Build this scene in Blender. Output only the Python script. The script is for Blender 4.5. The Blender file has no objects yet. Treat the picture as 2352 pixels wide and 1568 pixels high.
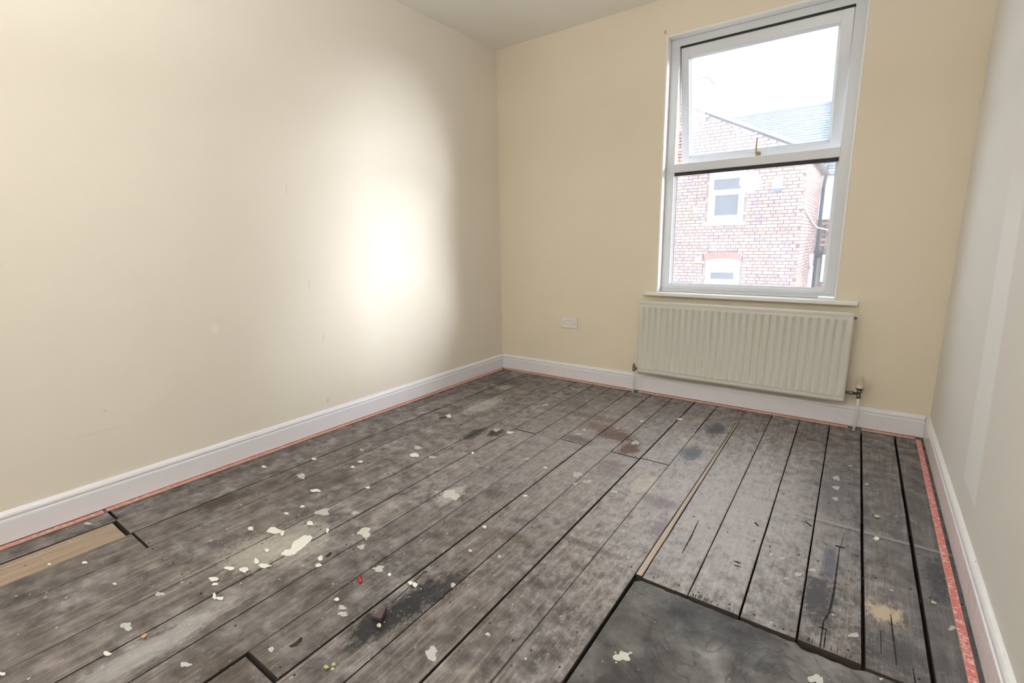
import bpy, bmesh, math, random
from mathutils import Vector, Matrix, Euler
random.seed(7)
R = math.radians
sc = bpy.context.scene
COL = sc.collection

# ------------------------------------------------------------------ camera
CX, CY, CZ = 2.7013, -3.5507, 1.157
yaw, pitch, roll = R(-36.0865), R(-11.4721), R(-0.967)
cam_d = bpy.data.cameras.new('camera')
cam = bpy.data.objects.new('camera', cam_d)
COL.objects.link(cam)
cam_d.sensor_fit = 'HORIZONTAL'
cam_d.sensor_width = 36.0
cam_d.lens = 36.0 * 1115.1377 / 2352.0
cam_d.clip_start = 0.02
cam_d.clip_end = 300
F = Vector((math.sin(yaw) * math.cos(pitch), math.cos(yaw) * math.cos(pitch), math.sin(pitch)))
Rt = Vector((math.cos(yaw), -math.sin(yaw), 0))
U = Rt.cross(F)
R2 = Rt * math.cos(roll) + U * math.sin(roll)
U2 = -Rt * math.sin(roll) + U * math.cos(roll)
cam.matrix_world = Matrix(((R2.x, U2.x, -F.x, CX), (R2.y, U2.y, -F.y, CY), (R2.z, U2.z, -F.z, CZ), (0, 0, 0, 1)))
sc.camera = cam

# ------------------------------------------------------------------ world, sun, exposure
SKY = 3.4
SUN = 11.0
SUN_DIR = Vector((0.80, 0.51, 0.18))       # towards the bright part of the cloud cover
PENDANT_FILL = 8.0
UPLIGHT_FILL = 72.0
world = bpy.data.worlds.new('world')
sc.world = world
world.use_nodes = True
wn = world.node_tree.nodes
wl = world.node_tree.links
wn.clear()
wo = wn.new('ShaderNodeOutputWorld')
wb = wn.new('ShaderNodeBackground')
wt = wn.new('ShaderNodeTexCoord')
ws = wn.new('ShaderNodeSeparateXYZ')
wr = wn.new('ShaderNodeValToRGB')
wr.color_ramp.elements[0].position = 0.0
wr.color_ramp.elements[0].color = (0.87, 0.935, 1.0, 1)
wr.color_ramp.elements[1].position = 0.8
wr.color_ramp.elements[1].color = (0.78, 0.88, 1.0, 1)
wl.new(wt.outputs['Generated'], ws.inputs[0])
wl.new(ws.outputs['Z'], wr.inputs[0])
wl.new(wr.outputs[0], wb.inputs['Color'])
wb.inputs['Strength'].default_value = SKY
wl.new(wb.outputs[0], wo.inputs['Surface'])

sun_d = bpy.data.lights.new('sun', 'SUN')
sun_d.energy = SUN
sun_d.angle = R(26)
sun_d.color = (0.97, 0.98, 1.0)
sun = bpy.data.objects.new('sun', sun_d)
COL.objects.link(sun)
sun.location = (8, 5, 6)
sun.rotation_euler = SUN_DIR.to_track_quat('Z', 'Y').to_euler()

sc.view_settings.view_transform = 'Standard'
sc.view_settings.look = 'None'
sc.view_settings.exposure = 0.0
sc.view_settings.gamma = 1.0
sc.view_settings.use_curve_mapping = False
sc.cycles.max_bounces = 10
sc.cycles.diffuse_bounces = 5
sc.cycles.glossy_bounces = 3
sc.cycles.use_adaptive_sampling = True
sc.cycles.adaptive_threshold = 0.05
sc.cycles.transparent_max_bounces = 8
sc.cycles.sample_clamp_indirect = 6.0
sc.cycles.use_denoising = True

# ------------------------------------------------------------------ helpers
def tag(o, label=None, cat=None, group=None, kind=None):
    if label: o['label'] = label
    if cat: o['category'] = cat
    if group: o['group'] = group
    if kind: o['kind'] = kind
    return o

def empty(name, loc=(0, 0, 0)):
    o = bpy.data.objects.new(name, None)
    o.empty_display_size = 0.05
    o.location = loc
    COL.objects.link(o)
    return o

def link(name, me, mat=None, parent=None):
    o = bpy.data.objects.new(name, me)
    if mat is not None:
        for m in (mat if isinstance(mat, (list, tuple)) else [mat]):
            if len(me.materials) < (len(mat) if isinstance(mat, (list, tuple)) else 1):
                me.materials.append(m)
    COL.objects.link(o)
    if parent is not None:
        o.parent = parent
        o.matrix_parent_inverse = Matrix.Translation(-parent.location)
    return o

class MB:
    """collects shapes into one mesh, world coordinates"""
    def __init__(s):
        s.v = []; s.f = []; s.mi = []; s.sm = []
    def add(s, vs, fs, mi=0, smooth=False):
        b = len(s.v)
        s.v += [tuple(v) for v in vs]
        s.f += [tuple(b + i for i in f) for f in fs]
        s.mi += [mi] * len(fs)
        s.sm += [smooth] * len(fs)
        return s
    def box(s, x0, x1, y0, y1, z0, z1, mi=0, M=None):
        vs = [Vector((x, y, z)) for x in (x0, x1) for y in (y0, y1) for z in (z0, z1)]
        if M: vs = [M @ v for v in vs]
        return s.add(vs, [(0, 1, 3, 2), (4, 6, 7, 5), (0, 4, 5, 1), (2, 3, 7, 6), (0, 2, 6, 4), (1, 5, 7, 3)], mi)
    def bevbox(s, x0, x1, y0, y1, z0, z1, b=0.003, seg=2, mi=0, M=None):
        bm = bmesh.new()
        bmesh.ops.create_cube(bm, size=1)
        for v in bm.verts:
            v.co = Vector((x0 + (v.co.x + .5) * (x1 - x0), y0 + (v.co.y + .5) * (y1 - y0), z0 + (v.co.z + .5) * (z1 - z0)))
        bmesh.ops.bevel(bm, geom=bm.edges[:], offset=b, segments=seg, profile=0.5, affect='EDGES')
        bm.verts.index_update()
        vs = [(M @ v.co) if M else v.co.copy() for v in bm.verts]
        s.add(vs, [[v.index for v in f.verts] for f in bm.faces], mi, False)
        bm.free()
        return s
    def lathe(s, prof, c, axis='Z', n=20, mi=0, smooth=True, M=None):
        vs = []; fs = []
        for r, h in prof:
            for i in range(n):
                a = 2 * math.pi * i / n
                p = Vector((r * math.cos(a), r * math.sin(a), h))
                if axis == 'X': p = Vector((p.z, p.x, p.y))
                if axis == 'Y': p = Vector((p.x, p.z, p.y))
                p = p + Vector(c)
                vs.append((M @ p) if M else p)
        m = len(prof)
        for j in range(m - 1):
            for i in range(n):
                k = (i + 1) % n
                fs.append((j * n + i, j * n + k, (j + 1) * n + k, (j + 1) * n + i))
        fs.append(tuple(range(n - 1, -1, -1)))
        fs.append(tuple((m - 1) * n + i for i in range(n)))
        s.add(vs, fs, mi, smooth)
        for q in (-1, -2): s.sm[q] = False
        return s
    def tube(s, pts, r, n=10, mi=0, M=None):
        pts = [Vector(p) for p in pts]
        vs = []; fs = []
        for j, p in enumerate(pts):
            d = (pts[min(j + 1, len(pts) - 1)] - pts[max(j - 1, 0)]).normalized()
            a = d.orthogonal().normalized() if j == 0 else (a - d * a.dot(d)).normalized()
            b = d.cross(a)
            rr = r[j] if isinstance(r, (list, tuple)) else r
            for i in range(n):
                t = 2 * math.pi * i / n
                q = p + (a * math.cos(t) + b * math.sin(t)) * rr
                vs.append((M @ q) if M else q)
        for j in range(len(pts) - 1):
            for i in range(n):
                k = (i + 1) % n
                fs.append((j * n + i, j * n + k, (j + 1) * n + k, (j + 1) * n + i))
        fs.append(tuple(range(n - 1, -1, -1)))
        fs.append(tuple((len(pts) - 1) * n + i for i in range(n)))
        return s.add(vs, fs, mi, True)
    def prism(s, poly, fn, mi=0):
        """poly of 2D points; fn(p, k) -> 3D for k=0 (bottom) and 1 (top)"""
        n = len(poly)
        vs = [fn(p, 0) for p in poly] + [fn(p, 1) for p in poly]
        fs = [tuple(range(n - 1, -1, -1)), tuple(range(n, 2 * n))] + [(i, (i + 1) % n, n + (i + 1) % n, n + i) for i in range(n)]
        return s.add(vs, fs, mi)
    def mesh(s, name):
        me = bpy.data.meshes.new(name)
        me.from_pydata(s.v, [], s.f)
        me.polygons.foreach_set('material_index', s.mi)
        me.polygons.foreach_set('use_smooth', s.sm)
        bm = bmesh.new(); bm.from_mesh(me)
        bmesh.ops.recalc_face_normals(bm, faces=bm.faces[:])
        bm.to_mesh(me); bm.free()
        return me
    def build(s, name, mat, parent=None):
        return link(name, s.mesh(name), mat, parent)

# ------------------------------------------------------------------ materials
class NT:
    def __init__(s, name):
        s.m = bpy.data.materials.new(name); s.m.use_nodes = True
        s.t = s.m.node_tree; s.n = s.t.nodes; s.l = s.t.links
        s.n.clear()
        s.out = s.n.new('ShaderNodeOutputMaterial')
        s.b = s.n.new('ShaderNodeBsdfPrincipled')
        s.l.new(s.b.outputs[0], s.out.inputs[0])
    def set(s, node, key, val):
        if val is None: return
        if isinstance(val, bpy.types.NodeSocket): s.l.new(val, node.inputs[key])
        else:
            i = node.inputs[key]
            if hasattr(i.default_value, '__len__') and len(i.default_value) == 4 and len(val) == 3: val = (*val, 1)
            i.default_value = val
    def math(s, op, a, b=None, c=None, clamp=False):
        n = s.n.new('ShaderNodeMath'); n.operation = op; n.use_clamp = clamp
        for i, v in enumerate((a, b, c)):
            if v is not None: s.set(n, i, v)
        return n.outputs[0]
    def mix(s, f, a, b, mode='MIX'):
        n = s.n.new('ShaderNodeMix'); n.data_type = 'RGBA'; n.blend_type = mode
        s.set(n, 0, f)
        for k, v in ((6, a), (7, b)):
            if isinstance(v, bpy.types.NodeSocket): s.l.new(v, n.inputs[k])
            else: n.inputs[k].default_value = (*v[:3], 1)
        return n.outputs[2]
    def noise(s, vec, scale, detail=4, rough=.55, dist=0):
        n = s.n.new('ShaderNodeTexNoise')
        s.set(n, 'Vector', vec); s.set(n, 'Scale', scale); s.set(n, 'Detail', detail); s.set(n, 'Roughness', rough); s.set(n, 'Distortion', dist)
        return n.outputs[0]
    def ramp(s, f, *st, const=False):
        n = s.n.new('ShaderNodeValToRGB')
        if const: n.color_ramp.interpolation = 'CONSTANT'
        e = n.color_ramp.elements
        while len(e) < len(st): e.new(0.5)
        for i, (p, c) in enumerate(st):
            e[i].position = p; e[i].color = (*c, 1) if hasattr(c, '__len__') else (c, c, c, 1)
        s.l.new(f, n.inputs[0])
        return n.outputs[0]
    def mapr(s, f, a, b, c=0., d=1.):
        n = s.n.new('ShaderNodeMapRange'); n.clamp = True
        s.set(n, 0, f); s.set(n, 1, a); s.set(n, 2, b); s.set(n, 3, c); s.set(n, 4, d)
        return n.outputs[0]
    def pos(s): return s.n.new('ShaderNodeNewGeometry').outputs['Position']
    def vmul(s, v, k):
        n = s.n.new('ShaderNodeVectorMath'); n.operation = 'MULTIPLY'; s.set(n, 0, v); n.inputs[1].default_value = k
        return n.outputs[0]
    def vadd(s, v, k):
        n = s.n.new('ShaderNodeVectorMath'); n.operation = 'ADD'; s.set(n, 0, v); s.set(n, 1, k)
        return n.outputs[0]
    def xyz(s, v):
        n = s.n.new('ShaderNodeSeparateXYZ'); s.l.new(v, n.inputs[0]); return n.outputs
    def bump(s, h, strength=.3, dist=.002):
        n = s.n.new('ShaderNodeBump'); s.set(n, 'Height', h); n.inputs['Strength'].default_value = strength; n.inputs['Distance'].default_value = dist
        s.l.new(n.outputs[0], s.b.inputs['Normal'])
    def fin(s, col=None, rough=None, metal=None, spec=None):
        s.set(s.b, 'Base Color', col); s.set(s.b, 'Roughness', rough)
        if metal is not None: s.set(s.b, 'Metallic', metal)
        if spec is not None: s.set(s.b, 'Specular IOR Level', spec)
        return s.m

def plain(name, col, rough=.5, metal=0., var=.06, scale=30, spec=.5, bump=0):
    t = NT(name)
    n = t.noise(t.pos(), scale, 3)
    c = t.mix(n, [min(1, k * (1 - var)) for k in col], [min(1, k * (1 + var)) for k in col])
    if bump: t.bump(n, bump, .002)
    return t.fin(c, rough, metal, spec)

def ellipse(t, X, Y, cx, cy, rx, ry, wob, soft=.5):
    """soft blob mask, 1 inside; wob = noise value that roughens its edge"""
    dx = t.math('MULTIPLY', t.math('SUBTRACT', X, cx), 1 / rx)
    dy = t.math('MULTIPLY', t.math('SUBTRACT', Y, cy), 1 / ry)
    d = t.math('SQRT', t.math('ADD', t.math('MULTIPLY', dx, dx), t.math('MULTIPLY', dy, dy)))
    d = t.math('ADD', d, wob)
    return t.mapr(d, 1 - soft, 1 + soft * .6, 1., 0.)

# walls -------------------------------------------------------------
CREAM = (0.80, 0.718, 0.58)
def wall_mat(name, col, marks=(), ax='Y', patch=None):
    t = NT(name); p = t.pos()
    big = t.noise(p, 1.6, 3)
    c = t.mix(big, [k * .965 for k in col], [min(1, k * 1.03) for k in col])
    s = t.xyz(p); H = s[ax]; Z = s['Z']
    wob = t.math('MULTIPLY', t.math('SUBTRACT', t.noise(p, 30, 3), .5), 1.2)
    for (a, z, ra, rz, col2, st) in marks:
        m = ellipse(t, H, Z, a, z, ra, rz, wob, .35)
        c = t.mix(t.math('MULTIPLY', m, st), c, col2)
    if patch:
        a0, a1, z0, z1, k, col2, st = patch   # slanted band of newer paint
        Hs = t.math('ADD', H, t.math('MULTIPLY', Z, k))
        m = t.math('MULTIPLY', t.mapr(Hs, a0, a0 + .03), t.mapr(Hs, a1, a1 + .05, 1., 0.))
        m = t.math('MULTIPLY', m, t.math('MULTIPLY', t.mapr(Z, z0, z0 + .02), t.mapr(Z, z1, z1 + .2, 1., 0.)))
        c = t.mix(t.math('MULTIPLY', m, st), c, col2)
    t.bump(t.noise(p, 90, 2), .12, .0015)
    return t.fin(c, .62, spec=.35)
dark = (.33, .27, .2)
M_wall_left = wall_mat('cream_daylit_left', (.80, .742, .65), [(-1.98, 1.47, .006, .03, dark, .14), (-1.9, .93, .004, .04, dark, .25), (-1.84, .60, .004, .04, dark, .18),  # paler than the back wall: daylight put into the paint colour
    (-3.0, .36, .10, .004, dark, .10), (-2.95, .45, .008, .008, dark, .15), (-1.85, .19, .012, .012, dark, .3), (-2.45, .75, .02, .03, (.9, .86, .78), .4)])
M_wall_back = wall_mat('cream_paint_back', CREAM, [(1.435, 2.53, .008, .012, (.2, .15, .12), .7), (1.36, .33, .02, .02, (.9, .85, .75), .3)], 'X')
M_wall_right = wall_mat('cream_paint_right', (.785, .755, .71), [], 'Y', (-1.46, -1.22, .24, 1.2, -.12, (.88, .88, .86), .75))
M_wall_near = wall_mat('cream_paint_near', CREAM, [], 'X')
M_ceiling = wall_mat('ceiling_paint', (.92, .90, .84), [], 'X')

# white joinery
M_skirt = plain('white_gloss_skirting', (.82, .82, .87), .28, var=.03, scale=14, bump=.08)
t = NT('chipped_gloss_skirting'); p = t.pos()
n = t.noise(p, 26, 4, .6); k = t.noise(p, 60, 2)
c = t.mix(t.mapr(k, .72, .76), (.86, .86, .88), (.45, .42, .38))
t.bump(n, .5, .006); M_skirt_r = t.fin(c, .2)
M_upvc = plain('white_upvc', (.70, .72, .76), .3, var=.02, scale=8)
M_lining = plain('white_window_lining', (.86, .85, .82), .35, var=.03)
M_sill = plain('white_window_board', (.84, .83, .80), .3, var=.04, scale=9)
M_gap_strip = plain('black_gap_strip', (.012, .012, .013), .6)
M_rad = plain('radiator_enamel', (.66, .64, .59), .34, var=.025, scale=40)
M_plastic = plain('white_plastic', (.80, .80, .77), .3, var=.02)
M_black = plain('black_plastic', (.015, .014, .014), .5)
M_brass = plain('brass', (.34, .25, .12), .25, metal=1.0, var=.1)
M_steel = plain('dull_chrome_valve', (.17, .155, .14), .38, metal=.7, var=.3, scale=90)
M_pipe = plain('painted_pipe', (.78, .76, .74), .35, var=.05)
M_red = plain('red_indicator', (.75, .05, .05), .4)
M_dark = plain('dark_hole', (.02, .018, .016), .9)

# glass: clear pane with a pale film standing in for glare and sky reflection
def glass_mat(name, haze, tint=(.97, .985, 1.0)):
    t = NT(name)
    tr = t.n.new('ShaderNodeBsdfTransparent'); tr.inputs[0].default_value = (*tint, 1)
    gl = t.n.new('ShaderNodeBsdfGlossy'); gl.inputs['Roughness'].default_value = .03
    lw = t.n.new('ShaderNodeLayerWeight'); lw.inputs[0].default_value = .5
    fr = t.n.new('ShaderNodeMath'); fr.operation = 'MULTIPLY_ADD'; fr.inputs[1].default_value = .8; fr.inputs[2].default_value = .04
    t.l.new(t.math('POWER', lw.outputs['Facing'], 4.5), fr.inputs[0])
    m1 = t.n.new('ShaderNodeMixShader')
    t.l.new(fr.outputs[0], m1.inputs[0]); t.l.new(tr.outputs[0], m1.inputs[1]); t.l.new(gl.outputs[0], m1.inputs[2])
    ts = t.n.new('ShaderNodeBsdfTranslucent'); ts.inputs[0].default_value = (.93, .95, 1, 1)
    m2 = t.n.new('ShaderNodeMixShader')
    n = t.noise(t.pos(), 5, 4)
    t.l.new(t.mapr(n, .2, .8, haze * .8, haze * 1.2), m2.inputs[0])
    t.l.new(m1.outputs[0], m2.inputs[1]); t.l.new(ts.outputs[0], m2.inputs[2])
    t.l.new(m2.outputs[0], t.out.inputs[0])
    t.n.remove(t.b)
    return t.m
M_glass_up = glass_mat('hazed_glass_upper', .072)
M_glass_low = glass_mat('hazed_glass_lower', .058)

# floorboards ---------------------------------------------------------
def board_mat(name, lift=1.0, tan=0.0, slab=False):
    t = NT(name); p = t.pos(); s = t.xyz(p); X, Y = s['X'], s['Y']
    oi = t.n.new('ShaderNodeObjectInfo'); rnd = oi.outputs['Random']
    off = t.n.new('ShaderNodeCombineXYZ'); t.l.new(t.math('MULTIPLY', rnd, 37.), off.inputs[0]); t.l.new(t.math('MULTIPLY', rnd, 91.), off.inputs[1])
    po = t.vadd(p, off.outputs[0]) if not slab else p
    blotch = t.noise(po, 5.0, 4, .62, .25)
    blot2 = t.noise(t.vadd(p, (3.1, 7.7, 0)), 14, 5, .62, .25)
    mid = t.noise(p, 40, 4, .65)
    if slab:
        c = t.ramp(t.math('ADD', t.math('MULTIPLY', blotch, .75), t.math('MULTIPLY', blot2, .25)), (.34, (.028, .027, .028)), (.47, (.085, .081, .079)), (.56, (.14, .135, .13)), (.68, (.26, .255, .25)))
        ring = t.math('ABSOLUTE', t.math('SUBTRACT', t.noise(t.vadd(p, (1, 5, 0)), 3.2, 4, .6, 1.2), .5))
        c = t.mix(t.mapr(ring, 0., .014, .55, 0.), c, (.035, .03, .028))
    else:
        grain = t.noise(t.vmul(po, (75, 3.0, 30)), 1.0, 5, .62, .35)
        fineg = t.noise(t.vmul(po, (320, 7.0, 60)), 1.0, 3, .6, .2)
        warm = t.ramp(t.math('ADD', t.math('MULTIPLY', grain, .6), t.math('MULTIPLY', blotch, .4)), (.34, (.040, .033, .028)), (.45, (.115, .096, .080)), (.56, (.235, .205, .178)), (.70, (.40, .355, .305)))
        grey = t.ramp(blot2, (.31, (.032, .032, .034)), (.44, (.115, .112, .113)), (.56, (.235, .228, .226)), (.70, (.42, .41, .41)))
        c = t.mix(t.mapr(t.noise(t.vadd(p, (9, 2, 0)), 2.6, 4, .6), .35, .62, .25, .85), warm, grey)
        c = t.mix(t.mapr(fineg, .47, .62, 0., .50), c, (.060, .046, .038))
        c = t.mix(t.mapr(grain, .56, .70, 0., .30), c, (.46, .40, .34))
        # board to board tone
        c = t.mix(1.0, c, t.ramp(rnd, (0., (.78, .76, .77)), (.5, (.97, .93, .95)), (1., (1.12, 1.07, 1.09))), 'MULTIPLY')
        if tan:
            tn = t.ramp(grain, (.3, (.30, .22, .155)), (.6, (.43, .33, .245)), (.8, (.50, .40, .30)))
            c = t.mix(tan, c, tn)
    wob = t.math('MULTIPLY', t.math('SUBTRACT', t.noise(t.vmul(p, (34, 18, 1)), 1.0, 6, .75), .5), 3.0)
    wob2 = t.math('MULTIPLY', t.math('SUBTRACT', t.noise(t.vmul(p, (52, 34, 1)), 1.0, 6, .8), .5), 3.8)
    if not tan and not slab:
        # general wear: darker towards the right hand boards, middle paled by scuffs and painted-in window sheen
        c = t.mix(t.math('MULTIPLY', ellipse(t, X, Y, 1.75, -1.15, .85, .9, wob, .8), .46), c, (.585, .545, .565))
        c = t.mix(t.math('MULTIPLY', ellipse(t, X, Y, 2.3, -1.45, .42, .8, wob, .6), .52), c, (.55, .52, .53))
        c = t.mix(t.math('MULTIPLY', ellipse(t, X, Y, 2.86, -1.0, .25, .62, wob, .5), .50), c, (.10, .105, .12))
        c = t.mix(t.math('MULTIPLY', ellipse(t, X, Y, 3.0, -1.75, .12, .45, wob, .5), .45), c, (.12, .13, .145))
        stains = [  # x, y, rx, ry, colour, strength
            (1.60, -2.62, .050, .15, (.012, .013, .016), .93), (1.575, -2.76, .055, .09, (.014, .014, .016), .92), (1.64, -2.50, .035, .10, (.02, .02, .024), .75),
            (.378, -2.70, .045, .10, (.045, .03, .022), .8), (.41, -2.50, .05, .14, (.07, .045, .03), .5), (.83, -1.39, .045, .11, (.03, .025, .022), .8), (.93, -1.31, .045, .07, (.028, .024, .022), .85),
            (.60, -2.28, .09, .14, (.06, .05, .04), .55), (1.57, -.94, .13, .075, (.10, .05, .035), .72), (1.71, -1.07, .055, .10, (.11, .045, .035), .75), (1.44, -.86, .16, .07, (.16, .10, .08), .6),
            (1.40, -1.12, .10, .05, (.09, .065, .06), .55), (1.30, -.72, .2, .05, (.13, .09, .075), .5),
            (2.02, -.94, .055, .10, (.12, .13, .17), .75), (2.04, -.51, .055, .11, (.07, .075, .10), .8), (1.95, -.80, .05, .06, (.5, .45, .36), .5),
            (2.68, -1.84, .045, .13, (.045, .047, .055), .8), (2.60, -2.0, .05, .05, (.16, .15, .15), .4), (2.87, -1.98, .07, .09, (.05, .055, .065), .65),
            (2.86, -1.80, .045, .05, (.52, .43, .32), .85), (3.01, -1.52, .035, .14, (.045, .05, .06), .7), (2.70, -1.62, .02, .12, (.07, .08, .13), .6),
            (1.38, -1.90, .05, .05, (.09, .06, .065), .65), (1.66, -2.14, .09, .03, (.10, .075, .06), .6), (1.59, -2.22, .025, .06, (.08, .065, .06), .5), (1.93, -2.02, .12, .02, (.10, .08, .075), .5),
            (.53, -.94, .085, .20, (.56, .56, .53), .45), (1.22, -2.03, .045, .09, (.56, .55, .51), .42), (.40, -.50, .05, .08, (.5, .49, .46), .4), (.95, -2.66, .13, .14, (.48, .46, .41), .42),
            (.90, -2.80, .12, .10, (.50, .48, .43), .42), (1.10, -3.2, .05, .22, (.42, .41, .40), .5), (.12, -2.5, .03, .12, (.04, .04, .035), .5), (1.36, -3.1, .12, .06, (.06, .045, .035), .5),
            (2.13, -1.75, .05, .09, (.14, .11, .15), .45), (2.05, -1.55, .08, .05, (.16, .12, .15), .5), (2.62, -.95, .06, .04, (.12, .12, .14), .5), (2.68, -1.0, .045, .22, (.12, .125, .15), .5),
            (1.72, -1.35, .06, .10, (.14, .10, .13), .45), (1.93, -1.42, .05, .12, (.62, .58, .48), .4), (1.10, -.55, .10, .08, (.10, .09, .07), .45), (.30, -.35, .16, .10, (.06, .055, .04), .55)]
        for k, (cx, cy, rx, ry, cc, st) in enumerate(stains):
            c = t.mix(t.math('MULTIPLY', ellipse(t, X, Y, cx, cy, rx, ry, wob if k % 2 else wob2, .32), min(1, st * 1.15)), c, cc)
        fk = t.noise(t.vmul(p, (60, 34, 1)), 1.0, 5, .7, .2)
        area = ellipse(t, X, Y, 1.55, -1.6, 1.6, 1.9, wob, .7)
        c = t.mix(t.math('MULTIPLY', area, t.mapr(fk, .57, .66, 0., .55)), c, (.13, .095, .10))
        c = t.mix(t.math('MULTIPLY', area, t.mapr(fk, .40, .33, 0., .35)), c, (.66, .64, .64))
        # ghost of a batten: a pale line with a dark edge across the boards
        m1 = t.math('MULTIPLY', t.mapr(X, 2.47, 2.55), t.math('MULTIPLY', t.mapr(Y, -1.325, -1.318), t.mapr(Y, -1.305, -1.298, 1., 0.)))
        c = t.mix(t.math('MULTIPLY', m1, .5), c, (.42, .40, .36))
        m1 = t.math('MULTIPLY', t.mapr(X, 2.55, 2.65), t.math('MULTIPLY', t.mapr(Y, -1.338, -1.332), t.mapr(Y, -1.328, -1.322, 1., 0.)))
        c = t.mix(t.math('MULTIPLY', m1, .6), c, (.07, .075, .08))
    # splatter: tiny pale specks and dark pits
    v = t.n.new('ShaderNodeTexVoronoi'); t.set(v, 'Vector', p); v.inputs['Scale'].default_value = 33
    cell = t.xyz(v.outputs['Color'])
    sz = t.math('MULTIPLY', t.mapr(cell[0], .80, 1.0), .16)
    sp = t.math('LESS_THAN', v.outputs['Distance'], sz)
    c = t.mix(t.math('MULTIPLY', sp, .75 if not slab else .35), c, (.66, .65, .60))
    v2 = t.n.new('ShaderNodeTexVoronoi'); t.set(v2, 'Vector', t.vadd(p, (5, 3, 0))); v2.inputs['Scale'].default_value = 19
    cell2 = t.xyz(v2.outputs['Color'])
    sz2 = t.math('MULTIPLY', t.mapr(cell2[1], .72, 1.0), .12)
    c = t.mix(t.math('MULTIPLY', t.math('LESS_THAN', v2.outputs['Distance'], sz2), .75), c, (.03, .024, .02))
    c = t.mix(t.mapr(mid, .62, .80, 0., .25), c, (.42, .41, .39))
    if lift != 1.0: c = t.mix(1.0, c, (lift, lift, lift), 'MULTIPLY')
    h = mid if slab else t.math('ADD', t.math('MULTIPLY', grain, .7), t.math('MULTIPLY', fineg, .5))
    t.bump(h, .35 if not slab else .15, .0016)
    r = t.mapr(blot2, .3, .7, .60, .40)
    return t.fin(c, r, spec=.5)
M_board = board_mat('weathered_floorboard')
M_board_tan = board_mat('bare_tan_floorboard', tan=.88)
M_slab = board_mat('grey_hearth_slab', slab=True)
M_void = plain('dark_underfloor', (.018, .014, .011), .95)
M_endgrain = plain('dirty_board_edge', (.040, .030, .023), .9, var=.3, scale=60)
M_slip = plain('bare_pine_slip', (.50, .41, .34), .6, var=.18, scale=60)
M_paint = plain('dried_white_paint', (.58, .575, .54), .6, var=.15, scale=120)
M_spot = plain('worn_white_paint_spot', (.50, .495, .475), .6, var=.22, scale=160)
M_flake = plain('paint_flake', (.82, .81, .76), .55, var=.08, scale=90)
t = NT('red_printed_rod'); p = t.pos(); v = t.noise(t.vmul(p, (1, 1, 1)), 220, 2, .6)
st = t.noise(p, 75, 3, .7)
c = t.mix(t.mapr(st, .49, .68), (.66, .20, .185), (.86, .62, .60)); c = t.mix(t.mapr(v, .70, .78), c, (.2, .03, .03))
M_rod = t.fin(c, .5)
M_rodwood = plain('rod_pale_plywood', (.66, .50, .34), .7, var=.12, scale=60)

# ================================================================== room shell
W, H, NEAR, TH = 3.0815, 2.7338, -4.9, 0.21
WX0, WX1, WZ0, WZ1 = 1.4466, 2.567, 0.783, 2.5025       # window opening in the room face

fl = MB().box(-.02, W + .02, NEAR - .02, .02, -.16, -.045).build('floor', M_void); tag(fl, kind='structure')
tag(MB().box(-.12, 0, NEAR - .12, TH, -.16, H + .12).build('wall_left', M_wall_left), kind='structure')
tag(MB().box(W, W + .12, NEAR - .12, TH, -.16, H + .12).build('wall_right', M_wall_right), kind='structure')
tag(MB().box(0, W, NEAR - .12, NEAR, -.16, H + .12).build('wall_near', M_wall_near), kind='structure')
tag(MB().box(0, W, NEAR, TH, H, H + .12).build('ceiling', M_ceiling), kind='structure')
b = MB()
def holed(b, x0, x1, z0, z1, hx0, hx1, hz0, hz1, y0, y1):
    """a slab with a rectangular hole, one clean shell"""
    xs = [x0, hx0, hx1, x1]; zs = [z0, hz0, hz1, z1]
    vs = [(x, y, z) for y in (y0, y1) for x in xs for z in zs]
    idx = lambda y, i, j: y * 16 + i * 4 + j
    fs = []
    for y in (0, 1):
        for i in range(3):
            for j in range(3):
                if i == 1 and j == 1: continue
                q = (idx(y, i, j), idx(y, i + 1, j), idx(y, i + 1, j + 1), idx(y, i, j + 1))
                fs.append(q if y == 0 else q[::-1])
    for i in range(3):
        fs.append((idx(0, i, 0), idx(1, i, 0), idx(1, i + 1, 0), idx(0, i + 1, 0)))
        fs.append((idx(0, i, 3), idx(0, i + 1, 3), idx(1, i + 1, 3), idx(1, i, 3)))
        fs.append((idx(0, 0, i), idx(0, 0, i + 1), idx(1, 0, i + 1), idx(1, 0, i)))
        fs.append((idx(0, 3, i), idx(1, 3, i), idx(1, 3, i + 1), idx(0, 3, i + 1)))
    for (a, c) in (((1, 1), (1, 2)), ((1, 2), (2, 2)), ((2, 2), (2, 1)), ((2, 1), (1, 1))):
        fs.append((idx(0, *a), idx(0, *c), idx(1, *c), idx(1, *a)))
    b.add(vs, fs)
holed(b, 0, W, -.16, H, WX0, WX1, WZ0 - .03, WZ1, 0, TH)
tag(b.build('wall_back', M_wall_back), kind='structure')

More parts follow.
